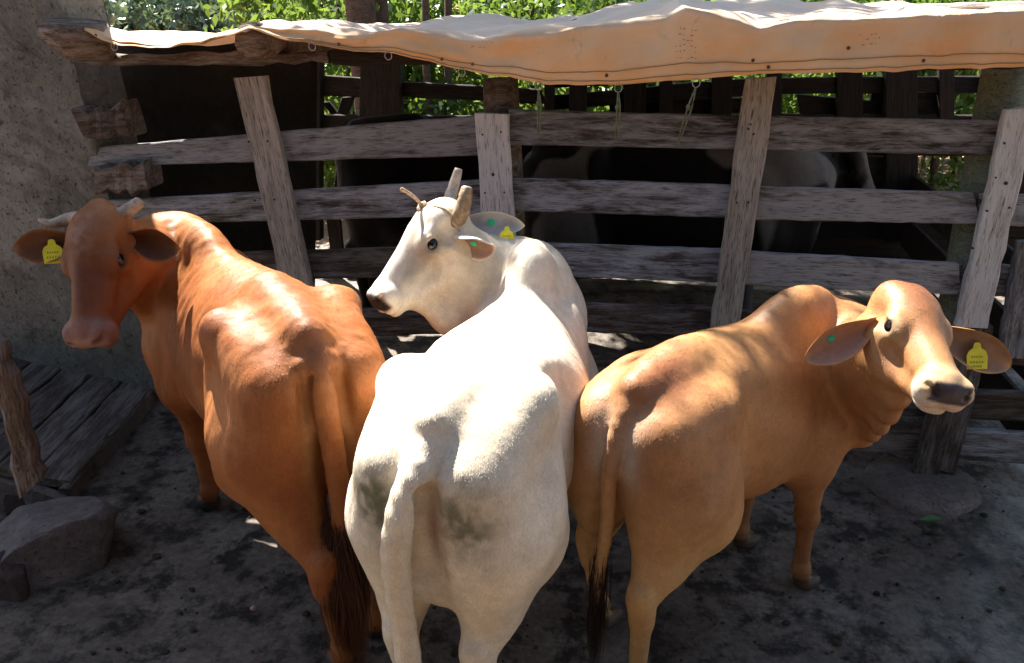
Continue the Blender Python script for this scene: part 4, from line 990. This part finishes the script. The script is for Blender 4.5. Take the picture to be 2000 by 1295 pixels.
build_tarp()

# timber lying on the tarp at the right
tb = slab('timber', [bp(1792, 12, .35), bp(2100, 4, .35), bp(2100, 22, .35), bp(1792, 24, .35)], -BK, .16, M['plank_grey'], None, 8, .012, .004, .02, 120)
tag(tb, 'grey timber beam lying on top of the tarpaulin at the right', 'timber')

# round concrete footing under the right-hand post
def build_footing():
    c = on_z(1800, 948, 0.02); n = 48; V = [(0, 0, .045)]; Fc = []
    for k, (rr, z) in enumerate(((.09, .05), (.17, .045), (.225, .035), (.25, .015), (.255, -.02))):
        for j in range(n):
            a = 2*math.pi*j/n; q = rr*(1+.05*math.sin(3*a+1)+.035*math.sin(7*a)+.02*math.sin(13*a+2)); V.append((q*math.cos(a)*1.05, q*math.sin(a)*.9, z+random.uniform(-.005, .005)))
    for j in range(n): Fc.append((0, 1+j, 1+(j+1) % n))
    for k in range(4):
        for j in range(n): Fc.append((1+k*n+j, 1+(k+1)*n+j, 1+(k+1)*n+(j+1) % n, 1+k*n+(j+1) % n))
    o = mesh_obj('concrete_footing', V, Fc, M['footing'], None, True, c-np.array([0, 0, .01])); tag(o, 'round pad of rough concrete around the foot of the right fence post', 'footing')
build_footing()

# ramp of planks at the left
def build_ramp():
    far, near = on_z(287, 770, .10), on_z(133, 945, .10)
    e = empty('loading_ramp', (far+near)/2*np.array([1, 1, 0]), 'dark plank ramp rising to the left beside the concrete wall', 'ramp')
    lf = -FE*math.cos(math.radians(9))+np.array([0, 0, math.sin(math.radians(9))]); ln = nrm(near-far); n = nrm(np.cross(lf, ln)); 
    if n[2] < 0: n = -n
    far = far-ln*.12; w_ = .185
    for k in range(7):
        a, b = far+lf*(k*w_+.004), near+lf*(k*w_+.004)+ln*random.uniform(-.02, .02); c, d = b+lf*(w_-.010), a+lf*(w_-.010)
        slab('plank', [a, b, c, d], n, .045, M['deck'], e, 10, .006, .003, .012, 130+k)
    dn = np.array([0, 0, -1.])
    p, q = far-lf*.004-n*.01, near-lf*.004-n*.01
    slab('side_board', [p, q, q*np.array([1, 1, 0])-[0, 0, .02], p*np.array([1, 1, 0])-[0, 0, .02]], nrm(np.cross(ln, dn)) if np.cross(ln, dn)[0] > 0 else -nrm(np.cross(ln, dn)), .05, M['footing'], e, 12, .01, .006, .02, 140)
    p, q = near+ln*.004-n*.05, near+lf*1.1+ln*.004-n*.05
    slab('front_board', [q, p, p*np.array([1, 1, 0])-[0, 0, .02], q*np.array([1, 1, 0])-[0, 0, .02]], ln, .05, M['footing'], e, 8, .01, .006, .02, 141)
build_ramp()
M['rock_dark'] = concrete('rock_dark', (.06, .045, .04), (.12, .085, .075), (.09, .05, .038))
def rock(name, c, r, seed, mat, label, flat=.75, group=None):
    bm = bmesh.new(); bmesh.ops.create_icosphere(bm, subdivisions=5, radius=1.); V = np.array([v.co[:] for v in bm.verts])
    rs = np.random.default_rng(seed); D = nrm_rows(rs.normal(0, 1, (11, 3))); off = rs.uniform(.45, .8, 11)
    for d, o in zip(D, off):
        t = V@d; V = V-np.outer(np.maximum(t-o, 0)*.92, d)
    V *= (1+(fbm(V, 3, 4, seed)-.5)*.10+(fbm(V, 14, 3, seed+3)-.5)*.06)[:, None]
    V = V*np.array(r)
    for v, q in zip(bm.verts, V): v.co = q
    me = bpy.data.meshes.new(name); bm.to_mesh(me); bm.free(); me.polygons.foreach_set('use_smooth', [True]*len(me.polygons)); me.materials.append(mat)
    o = bpy.data.objects.new(name, me); COL.objects.link(o); o.location = c; tag(o, label, 'rock', group)
    return o
def nrm_rows(A): return A/np.linalg.norm(A, axis=1)[:, None]
rock('rock', on_z(95, 1075, .05), (.34, .27, .22), 3, M['rock'], 'largest pale grey rock on the ground at the left edge')
rock('rock', on_z(10, 1130, .05), (.13, .14, .14), 8, M['rock_dark'], 'darker brown rock in front of the large grey rock')
rock('rock', on_z(20, 985, .06), (.09, .08, .06), 12, M['rock_dark'], 'small brown rock at the foot of the leaning timber post')
lp = slab('leaning_post', [on_depth(2, 655, 2.80), on_depth(80, 955, 2.98), on_depth(34, 962, 2.96), on_depth(-36, 655, 2.78)], nrm((.2, -.95, .2)), .09, M['log'], None, 12, .012, .006, .02, 150)
tag(lp, 'thick weathered timber post leaning at the left edge beside the ramp', 'post')

# small litter on the yard floor
def build_clods():
    rs = np.random.default_rng(8); V, Q = [], []
    for i in range(420):
        x, y = rs.uniform(-2.3, 2.3), rs.uniform(1.5, 3.6); r_ = .004+.013*rs.random()**3; h_ = r_*rs.uniform(.2, .5); b = len(V); n = 6; a0 = rs.uniform(0, 6)
        for (q, z) in ((1., -.004), (.8, h_*.7), (.35, h_)):
            for k in range(n): a = a0+2*math.pi*k/n; w_ = r_*q*rs.uniform(.75, 1.25); V.append((x+math.cos(a)*w_*1.3, y+math.sin(a)*w_, z+.012))
        for l in range(2):
            for k in range(n): Q.append((b+l*n+k, b+l*n+(k+1) % n, b+(l+1)*n+(k+1) % n, b+(l+1)*n+k))
        Q += [(b+2*n, b+2*n+1, b+2*n+2, b+2*n+3), (b+2*n, b+2*n+3, b+2*n+4, b+2*n+5)]
    tag(fast_mesh('dung_clods', V, Q, M['clod'], None, False), 'small clods of mud and dung scattered over the floor', 'clods', kind='stuff')
M['clod'] = simple('clod', (.05, .038, .026), .9, .2, 12, .6)
build_clods()
ch = rock('stone_chip', on_z(495, 1187, .015), (.016, .02, .012), 21, simple('pink_chip', (.42, .26, .22), .9, .2, 30), 'small pink chip of stone on the dark floor left of the tail tuft'); ch['category'] = 'stone'
lfm = simple('green_leaf', (.05, .13, .035), .5)
lv = [(0, 0, 0), (.03, .018, .006), (.07, .02, .012), (.10, 0, .004), (.07, -.02, .01), (.03, -.018, .004)]
tag(mesh_obj('fallen_leaf', lv, [(0, 1, 2, 3), (0, 3, 4, 5)], lfm, None, False, on_z(1795, 1015, .028)), 'green leaf lying on the floor below the concrete footing', 'leaf')

# halter rope round the white cow's poll
def build_rope():
    c = COWS[0]; W2 = lambda p: np.array(c.loc)+c.R@p
    rm = simple('rope', (.45, .33, .23), .95, .1, 90, .35, .6)
    hdp = lambda u, v, w_: W2(c.hd(u, v, w_))
    e = empty('halter_rope', hdp(.10, 0, .085), 'thin tan rope knotted on the forehead of the white cow', 'rope')
    tube('knot', spline([hdp(.085, .012, .082), hdp(.075, .0, .098), hdp(.095, -.010, .098), hdp(.105, .004, .086)], 10), .012, rm, e, 8)
    tube('loose_end', spline([hdp(.085, 0, .09), hdp(.084, .0, .118), hdp(.086, .008, .15), hdp(.092, .010, .18), hdp(.099, .008, .203)], 14), [.0065]*11+[.0075, .009, .006], rm, e, 8)
    tube('headband', spline([hdp(.09, .0, .088), hdp(.07, .05, .075), hdp(.06, .085, .04), hdp(.075, .096, .0), hdp(.09, .098, -.05), hdp(.12, .09, -.10)], 20), .007, rm, e, 7)
    tube('headband', spline([hdp(.09, .0, .088), hdp(.07, -.05, .075), hdp(.05, -.085, .04), hdp(.05, -.096, .0), hdp(.06, -.098, -.05)], 16), .007, rm, e, 7)
build_rope()

# unseen boarded screen added behind the camera; it shuts out half of the sky
def build_sky_blocker():
    e = empty('sky_blocker', (0, -2.2, 0), 'unseen dark boards added behind the camera to shut out sky light', 'sky_blocker')
    for k in range(22):
        x = -6.6+k*.6; mesh_box('blocker_board', (x, -2.2, 2.1), (.59, .05, 4.2), M['dark_wood'], e)
    mesh_box('blocker_top', (0, -1.7, 4.25), (13.4, 1.5, .08), M['dark_wood'], e)
def mesh_box(name, c, d, mat, parent):
    V = [(sx*d[0]/2, sy*d[1]/2, sz*d[2]/2) for sx in (-1, 1) for sy in (-1, 1) for sz in (-1, 1)]
    Fc = [(0, 1, 3, 2), (4, 6, 7, 5), (0, 4, 5, 1), (2, 3, 7, 6), (0, 2, 6, 4), (1, 5, 7, 3)]
    return mesh_obj(name, V, Fc, mat, parent, False, np.array(c)-np.array(parent.location))
build_sky_blocker()

# ------------------------------------------------------------------ dairy cows in the dark of the shed
M['hide_dairy'] = hide('dairy_hide', 1., .7, 0., .08)
def dairy(name, label, loc, phi, poll, muz, nrmv, seed, white, dz=0.):
    c = Cow(loc, phi, 1.06, 1.0, 0., .016); e = c.empty(name, label, 'cow', 'dairy cows inside the shed'); e.location.z = dz
    c.body(STD, hump=(.9, 1.24, .12, .06, .05), bony=.6)
    c.head_frame(poll, muz, nrmv, 1.0); c.hp[2] -= dz
    c.neck((.95, 0, 1.24), (1.12, 0, .76), .3, .28, .15, .09, (.3, 0, 1.), .04); c.head()
    blk = (.007, .0065, .0065)
    eL, pL, fL = c.ear(1, (.05, .09, -.04), (.05, 1., -.2), (.5, 0, 1.), .19, .055, 2., .9, 0., blk, blk); eR, pR, fR = c.ear(-1, (.05, -.09, -.04), (.05, -1., -.2), (.5, 0, 1.), .19, .055, 2., .9, 0., blk, blk)
    def col(S, Hd, V):
        C = np.tile(np.array(blk), (len(V), 1)); n = fbm(S, 2.2, 3, seed)
        wt = np.clip((n-.53)*40, 0, 1) if white else np.zeros(len(V))
        C = mixc(C, wt, (.10, .098, .095))
        if white:
            C = mixc(C, np.clip((S[:, 0]-.80-.28*(1.2-S[:, 2]))*30, 0, 1)*np.clip((1.02+.2*(S[:, 2]-1.)-S[:, 0])*30, 0, 1), (.11, .107, .104))
            C = mixc(C, np.clip((.62-S[:, 2])*20, 0, 1), (.11, .107, .104))
            C = mixc(C, 1.*G(Hd, (.2, 0, .06), (.14, .035, .06))*2, (.09, .085, .08))
        return C
    c.build('body', M['hide_dairy'], e, col, (eL, eR)); c.eye()
    if not white: make_tag(c, pR(.6, 0, .006), fR[2], np.array([0, 0, 1.]), .06)
    return c
dairy('dairy_cow', 'black and white dairy cow standing in the shed behind the right fence panel', (.42, 4.55), 96, on_depth(1640, 268, 4.75), on_depth(1700, 392, 4.9), (.75, -.55, .4), 4, True, .06)
dairy('dairy_cow', 'all black dairy cow deep inside the shed, left of the piebald one', (-.75, 5.15), 90, on_depth(1150, 290, 5.35), on_depth(1235, 385, 5.4), (.7, -.5, .5), 9, False, .06)

# ------------------------------------------------------------------ vegetation beyond the shed
def leaf_mat(name, a, b, tr=.45):
    m = NM(name); r = m.n('Attribute', attribute_name='rnd').outputs['Fac']
    c = m.mix(r, a, b); m.P(Base_Color=c, Roughness=.42); m.b.inputs['Specular IOR Level'].default_value = .45
    t = m.n('BsdfTranslucent'); m.set(t.inputs[0], m.mix(.5, c, (.22, .30, .03))); mx = m.n('MixShader'); mx.inputs[0].default_value = tr
    m.t.links.new(m.b.outputs[0], mx.inputs[1]); m.t.links.new(t.outputs[0], mx.inputs[2]); m.t.links.new(mx.outputs[0], m.out.inputs[0]); return m.m
M['leaf'] = leaf_mat('leaf', (.045, .11, .02), (.13, .20, .045)); M['leaf_haze'] = leaf_mat('leaf_haze', (.10, .16, .12), (.17, .23, .18), .2)  # far leaves paled and blued: distant haze put into their colour
M['leaf_dark'] = leaf_mat('leaf_dark', (.02, .05, .035), (.045, .085, .06), .2); M['bark'] = wood('bark', (.06, .035, .025), (.22, .14, .10)); 
def crown_mesh(name, seed, n, rad, leaf, hang, clumps=26):
    rs = np.random.default_rng(seed); cc = rs.normal(0, .5, (clumps, 3)); cc = cc/np.maximum(1, np.linalg.norm(cc, axis=1)/.95)[:, None]*np.array(rad)
    k = rs.integers(0, clumps, n); c = cc[k]+rs.normal(0, .17, (n, 3))*np.mean(rad)*np.array([1, 1, .8])
    d = rs.normal(0, 1, (n, 3)); d[:, 2] -= hang; d /= np.linalg.norm(d, axis=1)[:, None]
    s = np.cross(d, rs.normal(0, 1, (n, 3))); s /= np.linalg.norm(s, axis=1)[:, None]; L = leaf*rs.uniform(.6, 1.3, n)[:, None]; W_ = L*.24 if hang > .5 else L*.3
    up = np.cross(s, d)
    V = np.stack([c, c+d*L*.45+s*W_-up*L*.03, c+d*L-up*L*.10, c+d*L*.45-s*W_-up*L*.03], 1).reshape(-1, 3); Q = np.arange(4*n).reshape(n, 4)
    Q2 = np.concatenate([Q[:, [0, 1, 2]], Q[:, [0, 2, 3]]])
    me = bpy.data.meshes.new(name); me.vertices.add(len(V)); me.vertices.foreach_set('co', V.astype(np.float32).ravel()); me.loops.add(Q2.size); me.loops.foreach_set('vertex_index', Q2.astype(np.int32).ravel())
    me.polygons.add(len(Q2)); me.polygons.foreach_set('loop_start', np.arange(0, Q2.size, 3, dtype=np.int32)); me.update(calc_edges=True)
    a = me.attributes.new('rnd', 'FLOAT', 'POINT'); a.data.foreach_set('value', np.repeat(np.clip(rs.normal(.5, .25, n)+.0, 0, 1), 4).astype(np.float32))
    return me, cc
def trunk_of(parent, base_z, top, r, cc, mat, seed):
    rs = np.random.default_rng(seed); V = []; Fc = []
    def add(pts, rad, n=8):
        b = len(V)
        for k, p in enumerate(pts):
            for j in range(n): a = 2*math.pi*j/n; V.append(np.array(p)+np.array([math.cos(a), math.sin(a), 0])*rad[k])
        for k in range(len(pts)-1):
            for j in range(n): Fc.append((b+k*n+j, b+k*n+(j+1) % n, b+(k+1)*n+(j+1) % n, b+(k+1)*n+j))
    tp = np.array([rs.normal(0, .15), rs.normal(0, .15), top]); b0 = np.array([0, 0, base_z]); pts = [b0+(tp-b0)*t+np.array([math.sin(t*5+seed)*.05, math.cos(t*4+seed)*.05, 0])*t for t in np.linspace(0, 1, 9)]
    add(pts, np.linspace(r, r*.35, 9))
    for k in range(min(8, len(cc))):
        i = rs.integers(2, 8); q = cc[k]; add([pts[i], (pts[i]+q)/2+np.array([0, 0, .05]), q], [r*.4, r*.25, r*.08], 5)
    return mesh_obj('trunk', V, Fc, mat, parent, True)
CROWNS = [crown_mesh('leaf_crown', 10+k, 7000, (1.15, 1.0, 1.25), .115, .9, 34) for k in range(4)]
spots = [(-2.1, 9.0, .95, .9), (-1.5, 8.2, .9, .8), (-1.0, 9.3, 1.1, 1.0), (.1, 8.4, 1.0, .9), (1.2, 9.4, 1.2, 1.05), (2.3, 8.6, 1.0, .9), (3.5, 9.2, 1.1, 1.0), (4.7, 8.8, 1.1, 1.0), (5.6, 10, 1.3, 1.1), (-2.2, 11.5, 1.5, 1.2), (-.3, 11.5, 1.5, 1.3), (2.0, 11.8, 1.5, 1.3), (4.2, 11.6, 1.5, 1.3), (6.6, 12.5, 1.6, 1.4)]
where = ['first from the left', 'second from the left', 'behind the post of the dark side wall', 'behind the middle fence post', 'right of the middle fence post', 'behind the black and white cow', 'behind the right fence panel', 'at the far right']
for k, (x, y, z, s) in enumerate(spots):
    me, cc = CROWNS[k % 4]
    if k < 8: lab = 'low leafy gum tree beyond the shed, '+where[k]
    else: lab = ['tall gum tree at the far right behind the others', 'taller gum tree of the back row, leftmost', 'taller gum tree of the back row behind the tarpaulin peak', 'taller gum tree of the back row right of centre', 'taller gum tree of the back row behind the timber beam', 'gum tree farthest right of the back row'][k-8]
    e = empty('gum_tree', (x, y, 0), lab, 'tree', 'gum trees beyond the shed')
    o = bpy.data.objects.new('crown', me); COL.objects.link(o); o.parent = e; o.location = (0, 0, z+.15); o.scale = (s*1.05, s, s); o.rotation_euler = (0, 0, k*1.9)
    if not me.materials: me.materials.append(M['leaf'])
    trunk_of(e, -.05, z+1.2*s, .05 if k != 2 else .11, cc[:8]*s+np.array([0, 0, z]), M['bark'], k+3)
# trunks of big trees standing close behind the roof
for k, (px, D, r, lab) in enumerate(((716, 7.2, .13, 'thick reddish brown tree trunk rising behind the tarpaulin'), (752, 7.4, .09, 'slimmer trunk just right of the thick reddish trunk'), (838, 7.8, .035, 'thin pole-like trunk, left of a pair seen through the back fence'), (878, 7.9, .04, 'thin pole-like trunk, right of a pair seen through the back fence'), (1022, 9.5, .05, 'slender trunk behind the middle of the tarpaulin'))):
    b = on_plane(px, 160, np.array([0, D, 0]), np.array([0, 1., 0])); e = empty('tree', (b[0], D, -.03), lab, 'tree', 'trees close behind the shed')
    tube('trunk', [(b[0]+.02*math.sin(z*2+k), D, z) for z in np.linspace(-.03, 5.5, 12)], np.linspace(r*1.1, r*.7, 12), M['bark'], e, 10, True, .05, True, k)
    o = bpy.data.objects.new('crown', CROWNS[k % 4][0]); COL.objects.link(o); o.parent = e; o.location = (0, 0, 5.6); o.rotation_euler = (0, 0, k*1.3)
# hillside far left with darker trees
hv = []; 
for j in range(12):
    for i in range(24):
        x = -140+i*12; y = 34+j*9; z = -2.2+.02*(y-34)+1.2*math.sin(x*.05)+max(0, (y-60))*.09; hv.append((x, y, z if j else -2.8))
hill = fast_mesh('hill', hv, [(j*24+i, j*24+i+1, (j+1)*24+i+1, (j+1)*24+i) for j in range(11) for i in range(23)], simple('hill_grass', (.10, .13, .05), .9, .2, .3)); tag(hill, kind='structure')
FAR = [crown_mesh('far_crown', 40+k, 2600, (2.0, 2.0, 2.2), .38, .3, 30) for k in range(3)]
FARD = [crown_mesh('dark_crown', 50+k, 2600, (1.5, 1.5, 3.0), .36, .3, 30) for k in range(2)]
ORD = ['first', 'second', 'third', 'fourth', 'fifth', 'sixth', 'seventh', 'eighth', 'ninth', 'tenth', 'eleventh', 'twelfth']
far = [(140, 34, 1), (215, 36, 0), (255, 40, 0), (300, 46, 0), (322, 44, 1), (352, 46, 1), (378, 40, 0), (410, 36, 0), (180, 52, 0), (280, 55, 0), (450, 44, 0), (120, 30, 0)]
for k, (px, D, dk) in enumerate(far):
    p = on_plane(px, 40, np.array([0, D, 0]), np.array([0, 1., 0])); me, cc = (FARD[k % 2] if dk else FAR[k % 3])
    e = empty('hill_tree', (p[0], D, -2.), ('dark conical tree' if dk else 'haze-paled bushy tree')+' on the far hillside, '+ORD[sorted(q[0] for q in far).index(px)]+' from the left', 'tree', 'trees on the far hillside')
    o = bpy.data.objects.new('crown', me); COL.objects.link(o); o.parent = e; o.location = (0, 0, 2.6+.3*(k % 3)); o.rotation_euler = (0, 0, k)
    if not me.materials: me.materials.append(M['leaf_dark'] if dk else M['leaf_haze'])
    trunk_of(e, -.8, 3., .16, cc[:8]+np.array([0, 0, 2.5]), M['bark'], k)
